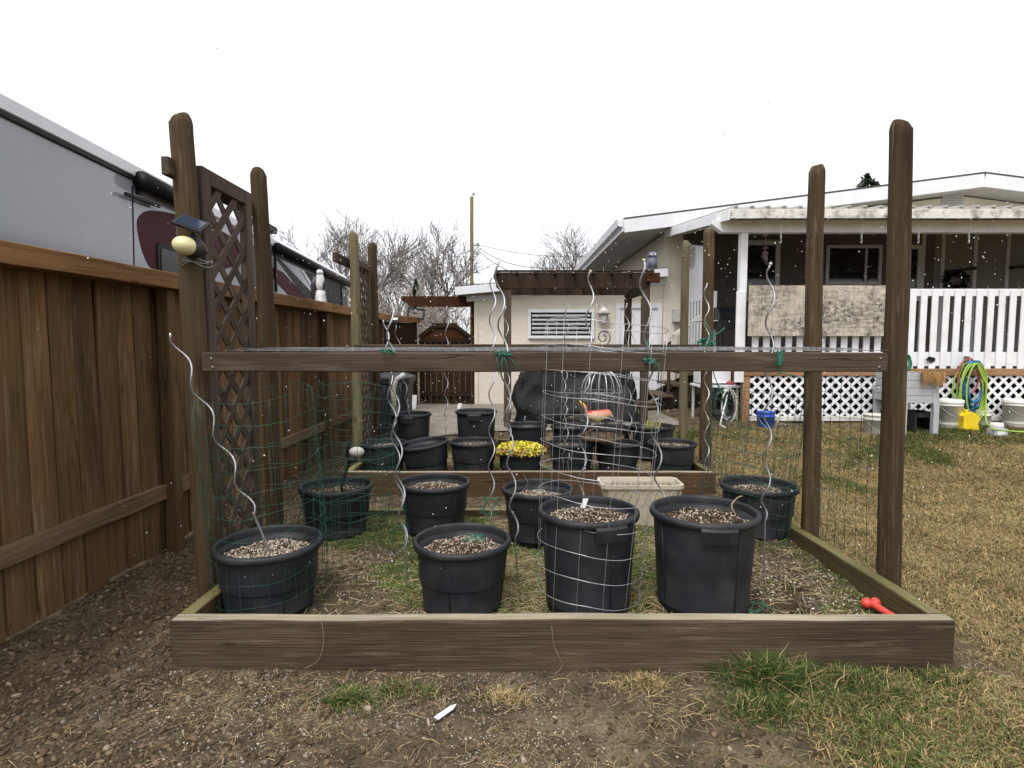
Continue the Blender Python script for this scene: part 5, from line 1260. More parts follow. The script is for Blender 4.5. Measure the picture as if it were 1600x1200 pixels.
# barbecue on the deck
gq = Vector((at(1141, 500, 9.4).x, 9.4, dz)); bq = thing('barbecue', 'black covered gas barbecue standing on the deck behind the gate gap', 'barbecue', gq)
z1 = at(1141, 490, 9.4).z - dz
m = MB(); m.box(tuple(gq + Vector((-.24, -.22, z1 - .25))), tuple(gq + Vector((.24, .22, z1 - .1)))); m.build('firebox', M['black'], bq)
m = MB(); n = 9; vs_ = []
for i in range(n + 1):
    t = math.pi * i / n; 
    for x in (-.25, .25): vs_.append(tuple(gq + Vector((x, -.23 * math.cos(t), z1 - .098 + .2 * math.sin(t)))))
m.add(vs_, [(2 * i, 2 * i + 1, 2 * i + 3, 2 * i + 2) for i in range(n)] + [tuple(range(0, 2 * n + 2, 2))[::-1], tuple(range(1, 2 * n + 2, 2))], 0, True); m.build('lid', M['blackplastic'], bq)
for x in (-.2, .2):
    for y in (-.18, .18): beam('leg', gq + Vector((x, y, 0)), gq + Vector((x, y, z1 - .25)), .03, .03, M['iron'], bq)
beam('lower_shelf', gq + Vector((-.21, 0, .15)), gq + Vector((.21, 0, .15)), .36, .02, M['iron'], bq); beam('side_shelf', gq + Vector((-.55, 0, z1 - .12)), gq + Vector((-.25, 0, z1 - .12)), .34, .02, M['soffit'], bq)

# raised grey planter on legs
rp = gz(1415, 678, .33); yy = 7.42; zg = g1(4.9, yy)
rpx0, rpx1 = at(1369, 600, yy + .5).x, at(1467, 600, yy).x; rz1, rz0 = at(1415, 583, yy).z, at(1415, 630, yy).z
rpn = thing('raised_planter', 'pale grey raised garden planter on legs below the deck', 'planter', ((rpx0 + rpx1) / 2, yy, zg))
M['greyp'] = plain('pale_grey_resin', (.37, .38, .4), .55, .06, 4, dirt=(.26, .245, .22), dirt_amt=.4)
hgt = (rz1 - rz0) / 4
for k in range(4):
    for y in (yy, yy + .5): beam('side_plank', (rpx0, y, rz0 + hgt * (k + .5)), (rpx1, y, rz0 + hgt * (k + .5)), .03, hgt - .004, M['greyp'], rpn)
    for x in (rpx0 + .015, rpx1 - .015): beam('side_plank', (x, yy + .016, rz0 + hgt * (k + .5)), (x, yy + .484, rz0 + hgt * (k + .5)), .03, hgt - .004, M['greyp'], rpn)
beam('soil', (rpx0 + .03, yy + .25, rz1 - .08), (rpx1 - .03, yy + .25, rz1 - .08), .47, .06, M['step'], rpn); beam('floor', (rpx0 + .03, yy + .25, rz0 + .02), (rpx1 - .03, yy + .25, rz0 + .02), .47, .03, M['greyp'], rpn)
for x in (rpx0 + .04, rpx1 - .04):
    for y in (yy - .02, yy + .52):
        m = MB(); m.prism([Vector((x - .05, y, rz0 + .15)), Vector((x + .03, y, rz0 + .18)), Vector((x + .05, y, rz0)), Vector((x + .05, y, zg - .01)), Vector((x - .02, y, zg - .01)), Vector((x - .02, y, rz0 - .08))][::-1], (0, .06, 0)); m.build('leg', M['greyp'], rpn)
rg = np.random.default_rng(31); n = 900
P = np.stack([rg.uniform(at(1436, 590, yy).x, at(1469, 590, yy).x, n), rg.uniform(yy - .1, yy + .05, n), np.full(n, rz1 + .02)], 1); P[:, 1] = yy - .03 - rg.uniform(0, .05, n)
Ls = rg.uniform(.05, .24, n) * (.5 + .8 * fbm(P[:, 0], P[:, 0] * 0, 9, 3, 4)); d_ = np.stack([rg.normal(0, .12, n), rg.uniform(-.25, 0, n), -np.ones(n)], 1); s_ = np.stack([np.full(n, .0035), np.zeros(n), np.zeros(n)], 1)
Q = P + d_ * Ls[:, None]; V = np.stack([P - s_, P + s_, Q], 1).reshape(-1, 3); F = np.arange(n * 3).reshape(-1, 3); C = np.repeat(np.array((.33, .2, .09)) * rg.uniform(.6, 1.4, (n, 1)), 3, axis=0)
n = 300; P = np.stack([rg.uniform(at(1436, 590, yy).x, at(1469, 590, yy).x, n), rg.uniform(yy - .06, yy + .1, n), np.full(n, rz1 - .06)], 1)
V, F, C = merge((V, F, C), blades(P, rg.uniform(.06, .13, n), np.full(n, .006), rg.uniform(.2, 1.2, n), np.array((.36, .24, .12)) * rg.uniform(.6, 1.3, (n, 1)), rg))
o = attr_mesh('dead_trailing_plant', V, F, C, M['blade'], loc=(at(1452, 590, yy).x, yy, rz1 - .06)); tag(o, 'dry brown plant trailing over the side of the grey raised planter', 'plant')
# buckets
def bucket(label, u, v, Y, r, h, mat, lid=None, group='buckets below the deck', tilt=0, handle=True, name='bucket'):
    p = at(u, v, Y); zg = g1(p.x, Y) - .005; t = thing(name, label, 'bucket', (p.x, Y, zg), group)
    c = (p.x, Y, zg); m = MB(); m.lathe([(r * .86, 0), (r * .88, .004), (r * .98, h - .07), (r * 1.02, h - .07), (r * 1.02, h - .055), (r * .985, h - .05), (r * 1.0, h - .012), (r * 1.03, h - .01), (r * 1.03, h), (r * .96, h), (r * .9, .05)], 28, c); m.build('bucket_body', mat, t)
    if lid: m = MB(); m.lathe([(r * 1.05, h - .03), (r * 1.06, h + .005), (r * 1.0, h + .012), (r * .9, h + .006), (0.001, h + .008)], 28, c, capb=False); m.build('lid', lid, t)
    else: m = MB(); m.lathe([(0.001, .06), (r * .9, .06)], 24, c, capb=False); m.build('bucket_floor', mat, t)
    if handle: m = MB(); m.tube([(p.x + r * 1.03 * math.cos(a), Y - .02 - .14 * math.sin(a) * .9 - r * .5 * math.sin(a), zg + h - .06 - .16 * math.sin(a)) for a in np.linspace(0, math.pi, 13)], .004, 5); m.build('handle', M['dull'], t)
    return t
M['bucketw'] = plain('scuffed_white_plastic', (.68, .67, .64), .45, .06, 5, dirt=(.4, .36, .3), dirt_amt=.45)
M['blue'] = plain('blue_plastic', (.015, .07, .42), .4, .1, 7, dirt=(.12, .16, .4), dirt_amt=.4)
M['yellow'] = plain('yellow_plastic', (.72, .52, .01), .4, .08, 7)
bucket('white lidded pail standing between the grey planter and the yellow jug', 1482, 660, 7.85, .155, .37, M['bucketw'], M['bucketw'])
bucket('white pail by the lattice away from the hoses', 1588, 660, 7.9, .165, .36, M['bucketw'], M['bucketw'])
bucket('small white pail half hidden under the hanging hoses', 1535, 655, 8.0, .1, .2, M['bucketw'], handle=False)
bucket('blue plastic bucket on the bare earth by the lattice skirt', 1196, 668, 7.85, .118, .215, M['blue'])
bucket('grey metal pail beside the grey raised planter', 1368, 672, 7.5, .15, .26, M['soffit'])
# black crate under the raised planter
a = at(1443, 655, 7.55); zg = g1(a.x, 7.6); ck = thing('black_crate', 'black open crate standing under the grey raised planter', 'crate', (a.x, 7.62, zg))
for x in (-.13, .13): beam('side', (a.x + x, 7.5, zg + .13), (a.x + x, 7.85, zg + .13), .02, .27, M['black'], ck)
beam('back', (a.x - .12, 7.85, zg + .13), (a.x + .12, 7.85, zg + .13), .02, .27, M['black'], ck); beam('base', (a.x - .12, 7.67, zg + .01), (a.x + .12, 7.67, zg + .01), .34, .02, M['black'], ck)
beam('slat', (a.x - .12, 7.5, zg + .23), (a.x + .12, 7.5, zg + .23), .02, .06, M['black'], ck)
# yellow jug
p = at(1510, 668, 7.7); zg = g1(p.x, 7.7)
jg = thing('yellow_jug', 'yellow plastic jug with sloped shoulders in front of the white pail', 'jug', (p.x, 7.7, zg))
m = MB(); hw = .105; pr_ = [(-hw, 0), (hw, 0), (hw, .06), (hw * .86, .07), (hw * .86, .1), (hw, .11), (hw, .18), (hw * .5, .225), (hw * .2, .24), (-hw * .3, .24), (-hw, .19)]
m.prism([Vector((p.x + a_, 7.62, zg + b_)) for a_, b_ in pr_], (0, .15, 0)); m.build('jug_body', M['yellow'], jg)
m = MB(); m.lathe([(.025, 0), (.025, .03), (.001, .031)], 12, (p.x - .02, 7.7, zg + .238)); m.build('cap', M['yellow'], jg)
# hoses on a wall hook
M['lime'] = plain('lime_hose', (.27, .42, .05), .45, .1, 9); M['bluehose'] = plain('blue_hose', (.01, .12, .27), .45, .15, 9); M['redhose'] = plain('faded_red_hose', (.30, .06, .06), .5, .15, 9); M['grnhose'] = plain('green_hose', (.02, .16, .07), .45, .15, 9)
def coil(name, label, cu, cv, Y, rx, rz, turns, r, mat, seed, droop=.0, spread=.05, tail=None):
    rg = random.Random(seed); c = at(cu, cv, Y); m = MB(); pts = []
    top = c.z + rz
    for i in range(int(turns * 40)):
        t = math.pi / 2 + 2 * math.pi * i / 40; k = i / 40
        ax = rx * (1 + .16 * math.sin(k * 2.1 + seed)); az = rz * (1 + .1 * math.sin(k * 3.3 + seed) + droop * (k / turns))
        pts.append(Vector((c.x + ax * math.cos(t) + .02 * math.sin(k * 5), Y + spread * math.sin(k * 1.9 + seed) * .5 - spread * .5 * math.sin(t * .5), top - az + az * math.sin(t))))
    if tail: pts += [Vector(q) for q in tail]
    m.tube(pts, r, 8); o = m.build_at(name, mat, c); return tag(o, label, 'hose', 'garden hoses at the deck')
coil('garden_hose', 'blue garden hose coiled on the lattice behind the lime one', 1521, 598, 8.0, .15, .3, 6, .015, M['bluehose'], 2, .05, .06)
lt = at(1540, 650, 7.95); 
coil('garden_hose', 'lime green garden hose hanging in long loops by the yellow jug', 1519, 608, 7.97, .175, .36, 6, .0105, M['lime'], 5, .25, .09, tail=[at(1541, 600, 7.93), at(1540, 650, 7.9), at(1541, 662, 7.8), gz(1555, 672, .37), gz(1600, 675, .37), gz(1660, 676, .37)])
coil('garden_hose', 'faded red hose looped over the hook above the lime hose', 1513, 590, 8.0, .17, .27, 1, .012, M['redhose'], 9, 0, .02)
coil('garden_hose', 'green hose coil hanging on the railing behind the tall thick post', 1412, 568, 8.06, .09, .12, 4, .012, M['grnhose'], 3, 0, .05)
hk_ = at(1512, 570, 8.08); m = MB(); m.box((hk_.x - .02, 8.08, hk_.z - .1), (hk_.x + .02, 8.13, hk_.z + .12)); m.box((hk_.x - .02, 7.92, hk_.z - .06), (hk_.x + .02, 8.08, hk_.z - .03)); o = m.build_at('hose_hook', M['post_pale'], hk_); tag(o, 'grey green wooden hose hook on the deck railing', 'hook')
# roll, block, decal, bits
m = MB(); a, b = at(1547, 655, 7.75), at(1568, 658, 7.68); a.z = b.z = g1(5.8, 7.7) + .045; m.tube([a, b], .05, 14); o = m.build_at('paper_roll', M['bucketw'], (a + b) / 2); tag(o, 'white plastic cylinder lying on the ground beside the hose end', 'cylinder')
a = at(1557, 676, 7.45); zg = g1(a.x, 7.45); blk = thing('paving_block', 'grey block with a white top lying on the lawn by the hose', 'block', (a.x, 7.45, zg))
m = MB(); m.box((a.x - .09, 7.38, zg - .01), (a.x + .09, 7.5, zg + .085)); m.build('block', M['greyp'], blk); m = MB(); m.box((a.x - .05, 7.375, zg + .01), (a.x + .05, 7.379, zg + .075)); m.build('white_patch', M['tag'], blk)
c_ = at(1456, 562, 8.12); m = MB()
for dx, dz_, r_ in ((-.035, .0, .03), (0, .015, .035), (.035, .01, .032), (.01, -.025, .03), (-.02, .03, .022), (.045, -.015, .02)):
    m.prism([Vector((c_.x + dx + r_ * math.cos(t), 8.14, c_.z + dz_ + r_ * .7 * math.sin(t))) for t in np.linspace(0, 6.283, 10)[:-1]], (0, .006 + .001 * r_ / .03, 0))
o = m.build_at('ornament', M['black'], c_); tag(o, 'black leafy ornament stuck on the lower deck rail above the planter', 'ornament')
# white basin and hanging hoses beside the steps
a = at(1122, 602, 8.55); zt = a.z
bs_ = thing('utility_table', 'white utility table with a plastic tub beside the deck steps', 'table', (a.x, 8.55, g1(a.x, 8.55)))
x0, x1 = at(1086, 602, 8.55).x, at(1148, 602, 8.55).x
beam('table_top', (x0, 8.55, zt), (x1, 8.55, zt), .5, .035, M['white'], bs_)
for x in (x0 + .04, x1 - .04):
    for y in (8.35, 8.75): beam('leg', (x, y, g1(x, y) - .01), (x, y, zt - .018), .035, .035, M['soffit'], bs_)
m = MB(); q0, q1 = at(1090, 598, 8.5), at(1138, 578, 8.5); m.box((q0.x, 8.4, q0.z + .0), (q1.x, 8.7, q1.z + .03)); m.build_at('tub', M['white'], q0, bs_)
m = MB(); q = at(1142, 598, 8.4); m.ball(q, (.07, .04, .03), 12, 6); o = m.build_at('red_cup', M['redhose'], q); tag(o, 'small red plastic item on the white utility table', 'cup')
coil('garden_hose', 'black hose coiled under the white utility table by the steps', 1128, 632, 8.3, .15, .19, 4, .013, M['black'], 6, .1, .12)
coil('garden_hose', 'grey hose hanging in loops under the white utility table', 1138, 630, 8.25, .1, .21, 3, .011, M['soffit'], 8, .15, .1, tail=[gz(1125, 664, .34), gz(1133, 668, .34)])
# porch hangers and wind chime
for u, lb in ((1221, 'beside the wind chime'), (1347, 'above the mildewed sheet'), (1436, 'next to the tall thick post'), (1515, 'over the picket railing')):
    a = at(u, 344, 8.0); b = at(u - 1, 374, 8.0); h_ = MB(); n = 9
    for k in range(n):
        p = a + (b - a) * (k + .5) / n; w_ = Vector((.012, 0, 0)) if k % 2 else Vector((0, .012, 0)); h_.tube([p + w_ * math.cos(t) + Vector((0, 0, .026 * math.sin(t))) for t in np.linspace(0, 6.283, 9)[:-1]], .003, 4, True)
    h_.tube([b, b + Vector((.012, 0, -.03)), b + Vector((0, 0, -.05)), b + Vector((-.015, 0, -.035))], .004, 5)
    o = h_.build_at('plant_hanger', M['tag'], a); tag(o, 'white chain plant hanger under the porch roof ' + lb, 'hanger', 'chain hangers along the porch roof')
a = at(1196, 364, 9.0); wc = thing('wind_chime', 'pinkish wind chime hanging under the porch roof by the white column', 'wind chime', a)
m = MB(); m.tube([a + Vector((0, 0, .15)), at(1196, 412, 9.0)], .003, 4); m.build('cord', M['tag'], wc)
for v in (368, 388, 396):
    p = at(1196, v, 9.0); m = MB(); m.lathe([(.0, .03), (.04, .01), (.05, 0), (.0, -.01)], 10, p, capb=False); m.build('disc', plain('pink_shell', (.45, .28, .25), .5, .2, 9), wc)
for k in range(4):
    p = at(1193 + k * 2, 392, 9.0); m = MB(); m.tube([p, p - Vector((0, 0, .13 + .03 * k))], .008, 6); m.build('tube', M['dull'], wc)
# wall rods and a wreath inside the porch
for (u0, v0, u1, v1), lb in (((1481, 425, 1524, 419), 'near the dark wreath'), ((1582, 418, 1606, 416), 'farther along the porch')):
    a, b = at(u0, v0, HY - .09), at(u1, v1, HY - .09); m = MB(); m.tube([a, b], .022, 8)
    for q in (a, b): m.box((q.x - .02, HY - .1, q.z - .03), (q.x + .02, HY - .002, q.z + .03))
    o = m.build_at('wall_rod', M['black'], (a + b) / 2); tag(o, 'black rod mounted on the white porch wall ' + lb, 'rod', 'rods on the porch wall')
a = at(1495, 438, HY - .12); rg = np.random.default_rng(8); n = 400; t = rg.uniform(0, 6.283, n); r_ = .17 + rg.normal(0, .03, n)
V, F, C = leaf_cloud(np.stack([a.x + r_ * 1.1 * np.cos(t), a.y + rg.normal(0, .03, n), a.z + r_ * .8 * np.sin(t)], 1), rg.uniform(.02, .045, n), np.array((.025, .025, .02)) * rg.uniform(.5, 1.6, (n, 1)), rg)
o = attr_mesh('wreath', V, F, C, M['leaf'], loc=a); tag(o, 'dark leafy wreath hanging on the porch wall', 'wreath')

# ================================================================== UTILITY POLE AND WIRES
pb = at(737, 540, 34); ptop = at(737, 307, 34)
up = thing('utility_pole', 'pale wooden utility pole rising behind the gate arbour', 'utility pole', (pb.x, 34, 0))
beam('pole_shaft', (pb.x, 34, -.2), (ptop.x, 34, ptop.z), .2, .2, M['pole'], up, up=(0, 1, 0), bev=.05)
for v, dx in ((383, .35), (397, .3), (425, .3)):
    q = at(737, v, 34); beam('insulator_arm', q + Vector((.08, 0, 0)), q + Vector((dx + .15, 0, -.03)), .06, .06, M['dull'], up); m = MB(); m.lathe([(.04, 0), (.07, .05), (.03, .14)], 8, q + Vector((dx, 0, .02))); m.build('insulator', M['dull'], up)
m = MB(); q = at(740, 302, 34); m.lathe([(.05, 0), (.08, .06), (.02, .16)], 8, q - Vector((0, 0, .1))); m.build('insulator', M['dull'], up); beam('cap_rod', ptop, q - Vector((0, 0, .08)), .03, .03, M['dull'], up)
wires = [((743, 381, 34), (1000, 392, 30), 'straight'), ((743, 383, 34), (905, 416, 18), 'sagging low'), ((743, 386, 34), (890, 440, 17), 'lowest')]
for (a_, b_, lb) in wires:
    a, b = at(*a_), at(*b_); m = MB(); m.tube([a + (b - a) * (i / 16) - Vector((0, 0, .5 * 4 * (i / 16) * (1 - i / 16))) for i in range(17)], .016, 4); o = m.build_at('overhead_wire', M['black'], a); tag(o, 'overhead wire from the utility pole towards the house, ' + lb, 'wire', 'overhead wires')

# ================================================================== BARE TREES
def bare_tree(label, u, v_top, Y, spread, seed, depth=6, trunk=.2, base_z=0, mat=None, first=.22, name='bare_tree', lean=0, ntw=3):
    rg = random.Random(seed); top = at(u, v_top, Y); H = top.z - base_z; o0 = Vector((top.x, Y, base_z))
    tm, cm = MB(), MB()
    rmin = Y * .00030
    def grow(p, d, L, r, dep):
        r = max(r, rmin)
        n = 4 if dep > 3 else 3; pts = [p]; rs = [r]; q = p.copy(); dd = d.copy()
        for i in range(n):
            dd = (dd + Vector((rg.uniform(-1, 1), rg.uniform(-1, 1), rg.uniform(-.6, .9))) * .13).normalized(); q = q + dd * (L / n); pts.append(q.copy()); rs.append(max(rmin * .8, r * (1 - .3 * (i + 1) / n)))
        (tm if dep >= depth - 1 else cm).tube(pts, rs, 6 if dep > depth - 2 else (4 if dep > 2 else 3), caps=False)
        if dep <= 0: return
        k = 3 if dep < depth else 4
        for j in range(k):
            a = rg.uniform(0, 6.283); tilt = rg.uniform(.3, .75) * spread; o_ = dd.orthogonal().normalized(); o_.rotate(Quaternion(dd, a))
            nd = (dd * math.cos(tilt) + o_ * math.sin(tilt) + Vector((0, 0, .12))).normalized(); s = rg.choice(pts[-3:]) if j else pts[-1]
            grow(s, nd, L * rg.uniform(.68, .9), rs[-1] * rg.uniform(.6, .8), dep - 1)
    t = thing(name, label, 'tree', o0, 'bare trees beyond the yard')
    grow(o0, Vector((lean, 0, 1)).normalized(), H * first, trunk, depth)
    # bring the crown to its measured height
    zmax = float(np.quantile([v[2] for v in cm.v], .985)) - base_z; k = H / zmax
    for b in (tm, cm): b.v = [(o0.x + (v[0] - o0.x) * k, o0.y + (v[1] - o0.y) * k, base_z + (v[2] - base_z) * k) for v in b.v]
    tm.build('trunk', mat or M['bark'], t); cm.build('crown', mat or M['bark'], t); return t
bare_tree('bare leafless tree rising behind the front of the motorhome', 497, 352, 30, 1.1, 3, 6, .27, first=.22)
bare_tree('bare tree with upright limbs behind the small far trellis', 552, 350, 34, 1.0, 8, 6, .27, first=.22)
bare_tree('wide bare tree standing behind the gate arbour', 676, 366, 32, 1.15, 15, 6, .27, first=.2)
bare_tree('bare tree leaning between the trellis and the arbour', 624, 385, 36, 1.15, 23, 6, .27, first=.22, lean=-.15)
bare_tree('bare tree tops showing above the house eave', 918, 378, 40, 1.1, 31, 6, .27, first=.24)
for k, (u, v, Y, s) in enumerate(((608, 445, 24, 41), (690, 462, 22, 43), (720, 478, 21, 47), (655, 466, 24, 49), (585, 450, 26, 53))):
    bare_tree(['tangled bare shrub beyond the dark fence', 'tangled bare shrub beyond the plank gate under the arbour', 'thin bare shrub beside the garage corner beyond the gate', 'pale bare shrub beyond the fence and gate corner', 'bare shrub behind the small far trellis beyond the fence'][k], u, v, Y, 1.15, s, 5, .05, mat=M['barkfar'], first=.16, name='bare_shrub')
# evergreens
def conifer(label, u, v_top, Y, R, zb_, seed, levels=16, n=2600, base_z=0):
    rg = np.random.default_rng(seed); top = at(u, v_top, Y); t = thing('spruce_tree', label, 'tree', (top.x, Y, base_z), 'evergreen trees')
    m = MB(); m.tube([(top.x, Y, base_z - .2), (top.x, Y, top.z - .05)], [.16, .02], 7); m.build('trunk', M['bark'], t)
    H = top.z - zb_; s = rg.uniform(0, 1, n) ** .7; lvl = s + rg.normal(0, .012, n); a = rg.uniform(0, 6.283, n)
    r = R * (s ** .9) * rg.uniform(.15, 1, n) ** .6 * (.75 + .5 * vnoise(a * 2, lvl * 50, seed)); z = top.z - H * lvl - .16 * r + rg.normal(0, .03, n) * R
    z = z + .18 * r * vnoise(a * 3, z * 6, seed + 2); P = np.stack([top.x + r * np.cos(a), Y + r * np.sin(a), z], 1)
    V, F, C = leaf_cloud(P, rg.uniform(.04, .1, n) * R / 1.2, np.array((.022, .032, .02)) * rg.uniform(.5, 1.7, (n, 1)), rg); attr_mesh('crown', V, F, C, M['leaf'], t)
conifer('dark spruce tip showing over the house roof ridge', 1355, 274, 30, 2.6, 6.6, 5, n=900)
conifer('dark spruce standing behind the gate arbour among bare trees', 650, 436, 28, 1.3, .5, 6)

# ================================================================== GROUND COVER
rg = np.random.default_rng(77)
B1x = (B1['xl'], B1['xr'], B1['yf'], B1['yb']); B2x = (B2['xl'], B2['xr'], B2['yf'], B2['yb'])
def inbed(x, y, e=.02): return ((x > B1x[0] - e) & (x < B1x[1] + e) & (y > B1x[2] - e) & (y < B1x[3] + e)) | ((x > B2x[0] - e) & (x < B2x[1] + e) & (y > B2x[2] - e) & (y < B2x[3] + e))
# lawn
def sample(n, x0, x1, y0, y1, bias=1.6):
    y = y0 + (y1 - y0) * rg.uniform(0, 1, n) ** bias; x = rg.uniform(x0, x1, n); k = np.abs(x) < y * .93 + .3; return x[k], y[k]
x, y = sample(420000, .4, 7.6, 1.75, 8.1)
lm = lawn_mask(x, y); k = (rg.uniform(0, 1, len(x)) < lm * .95 + .012) & ~inbed(x, y); x, y = x[k], y[k]
gr = lawn_green(x, y); n = len(x); isg = rg.uniform(0, 1, n) < gr * .75 + .1
col = np.where(isg[:, None], np.array((.095, .115, .034)), np.array((.35, .258, .122))) * rg.uniform(.35, 1.25, (n, 1)) * (.7 + .6 * fbm(x, y, 6, 3, 55))[:, None]; col[:, 0] *= rg.uniform(.85, 1.15, n)
h = rg.uniform(.015, .05, n) * np.where(isg, 1.1, .85) * (.45 + 1.3 * fbm(x, y, 4, 3, 14)); P = np.stack([x, y, Gb(x, y) - .004], 1)
V, F, C = blades(P, h, rg.uniform(.0022, .0042, n) * (1 + y * .12), rg.uniform(.4, 1.8, n), col, rg)
o = attr_mesh('lawn_grass', V, F, C, M['blade']); tag(o, 'patchy winter lawn of tan and green grass', 'grass', kind='stuff')
# straw over the lawn and bare earth
x, y = sample(75000, -2.4, 5.5, 1.75, 6.5); k = ~inbed(x, y) & (rg.uniform(0, 1, len(x)) < np.where(x < -1.5, .25, .8) * (.25 + 1.2 * sst(.45, .65, fbm(x, y, 1.6, 3, 61)))); x, y = x[k], y[k]; n = len(x)
V1 = strands(np.stack([x, y, Gb(x, y) + .003], 1), rg.uniform(.025, .09, n), rg.uniform(.0008, .0019, n), np.array((.38, .28, .155)) * rg.uniform(.35, 1.25, (n, 1)), rg)
o = attr_mesh('dry_straw', *V1, M['blade']); tag(o, 'dry straw strands scattered over the earth', 'straw', kind='stuff')
# gravel and bark chips along the fence
x, y = sample(80000, -2.56, 2.2, 1.7, 8.5, 1.5); w_ = np.where(x < -1.45, .8 + .2 * (y > 3), np.where(y < 2.6, .2 + .5 * sst(-.2, -1.4, x), .3)); k = ~inbed(x, y) & (x > -2.6 + .031 * y + .01) & (rg.uniform(0, 1, len(x)) < w_ * (1 - .8 * lawn_mask(x, y))); x, y = x[k], y[k]; n = len(x)
tone = rg.uniform(0, 1, n); col = np.where((tone < .5)[:, None], np.array((.092, .064, .039)), np.where((tone < .93)[:, None], np.array((.145, .102, .063)), np.array((.24, .195, .145)))) * rg.uniform(.5, 1.3, (n, 1))
s = rg.lognormal(-4.75, .42, n); s = np.where(rg.uniform(0, 1, n) < .03, s * 2.0, s)
V, F, C = pebbles(np.stack([x, y, Gb(x, y) + s * .2], 1), np.clip(s * .72, .0022, .014), col, .6, rg)
o = attr_mesh('gravel', V, F, C, M['grain'], smooth=True); tag(o, 'brown gravel and bark chips between fence and beds', 'gravel', kind='stuff')
# white perlite crumbs in front of the bed
x, y = sample(9000, -1.7, 2.0, 1.8, 2.52, 1); k = rg.uniform(0, 1, len(x)) < sst(.45, .62, fbm(x, y, 2.2, 3, 19)) * .6; x, y = x[k], y[k]; n = len(x)
V, F, C = grains(np.stack([x, y, Gb(x, y) + .003], 1), rg.uniform(.002, .0045, n), np.array((.45, .4, .34)) * rg.uniform(.5, 1.2, (n, 1)), .7, rg)
o = attr_mesh('perlite', V, F, C, M['grain']); tag(o, 'pale perlite crumbs on the dark earth before the bed', 'gravel', kind='stuff')
# inside the beds: moss, straw, crumbs
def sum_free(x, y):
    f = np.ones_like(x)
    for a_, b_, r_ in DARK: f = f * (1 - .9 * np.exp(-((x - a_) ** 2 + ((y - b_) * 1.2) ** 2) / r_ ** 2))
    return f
parts = []
for Bx, zs, gm, N in ((B1x, zs1, gm1, 1.0), (B2x, zs2, gm2, .45)):
    n = int(60000 * N); x = rg.uniform(Bx[0] + .05, Bx[1] - .05, n); y = rg.uniform(Bx[2] + .06, Bx[3] - .05, n); g = gm(x, y)
    k = rg.uniform(0, 1, n) < g * .9 + .05; X, Y = x[k], y[k]; m_ = len(X)
    parts.append(blades(np.stack([X, Y, zs(X, Y) - .003], 1), rg.uniform(.008, .03, m_), rg.uniform(.003, .006, m_), rg.uniform(.5, 1.9, m_), np.array((.115, .16, .036)) * rg.uniform(.4, 1.4, (m_, 1)), rg))
    n = int(30000 * N); x = rg.uniform(Bx[0] + .19, Bx[1] - .19, n); y = rg.uniform(Bx[2] + .19, Bx[3] - .17, n); k = rg.uniform(0, 1, n) < .15 + sst(.45, .65, fbm(x, y, 2.0, 3, 71)); X, Y = x[k], y[k]; m_ = len(X)
    parts.append(strands(np.stack([X, Y, zs(X, Y) + .004], 1), rg.uniform(.04, .15, m_), rg.uniform(.0015, .003, m_), np.array((.42, .32, .19)) * rg.uniform(.35, 1.25, (m_, 1)), rg))
    n = int(16000 * N); x = rg.uniform(Bx[0] + .05, Bx[1] - .05, n); y = rg.uniform(Bx[2] + .06, Bx[3] - .05, n); pw = sst(.42, .6, fbm(x, y, 1.8, 3, 91)) * np.where(x > .9, 1.3, .55); k = rg.uniform(0, 1, n) < (.05 + pw * .8) * sum_free(x, y); X, Y = x[k], y[k]; m_ = len(X)
    wv = rg.uniform(0, 1, m_) < .5; c_ = np.where(wv[:, None], np.array((.46, .4, .33)), np.array((.06, .042, .03))) * rg.uniform(.5, 1.3, (m_, 1))
    parts.append(grains(np.stack([X, Y, zs(X, Y) + .004], 1), rg.uniform(.003, .008, m_), c_, .65, rg))
V, F, C = merge(*parts); o = attr_mesh('moss_and_litter', V, F, C, M['blade']); tag(o, 'moss, straw and crumbs covering the soil inside the beds', 'ground cover', kind='stuff')
# tufts of long grass
def tuft(label, cx, cy, R, n, hmax, green=.85, z=None):
    a = rg.uniform(0, 6.283, n); r = R * np.minimum(1.0, np.abs(rg.normal(0, .5, n))); X = cx + r * np.cos(a) * 1.3; Y = np.where(cy > 2.4, np.minimum(2.515, cy + r * np.sin(a) * .8), cy + r * np.sin(a) * .8); isg = rg.uniform(0, 1, n) < green
    Z = Gb(X, Y) - .005 if z is None else np.full(n, z); col = np.where(isg[:, None], np.array((.05, .085, .021)), np.array((.36, .26, .13))) * rg.uniform(.4, 1.5, (n, 1))
    V, F, C = blades(np.stack([X, Y, Z], 1), (.25 + .75 * rg.uniform(0, 1, n) ** 1.6) * hmax * (1 - .35 * np.minimum(1, r / R)), rg.uniform(.0018, .004, n), rg.uniform(.1, 1.0, n) + .8 * r / R, col, rg)
    o = attr_mesh('grass_tuft', V, F, C, M['blade'], loc=(cx, cy, float(Gb(cx, cy)))); return tag(o, label, 'grass tuft', 'green grass tufts around the bed')
p = gz(1205, 1075, 0); tuft('tall green grass tuft against the front board of the bed near the dog toy', p.x, 2.42, .2, 2300, .2)
p = gz(1330, 1065, 0); tuft('green grass tuft along the bed board between the tall tuft and the bed corner', p.x, 2.43, .26, 1900, .1, .75)
p = gz(1440, 1045, 0); tuft('spreading green tuft at the lawn corner of the bed', p.x, 2.44, .22, 1500, .09, .65)
p = gz(545, 1100, 0); tuft('bushy green grass tuft on bare earth before the bed, largest there', p.x, p.y, .14, 1000, .09, .8)
p = gz(620, 1088, 0); tuft('smaller green grass tuft next to the bushy one before the bed', p.x, p.y + .03, .11, 450, .07, .75)
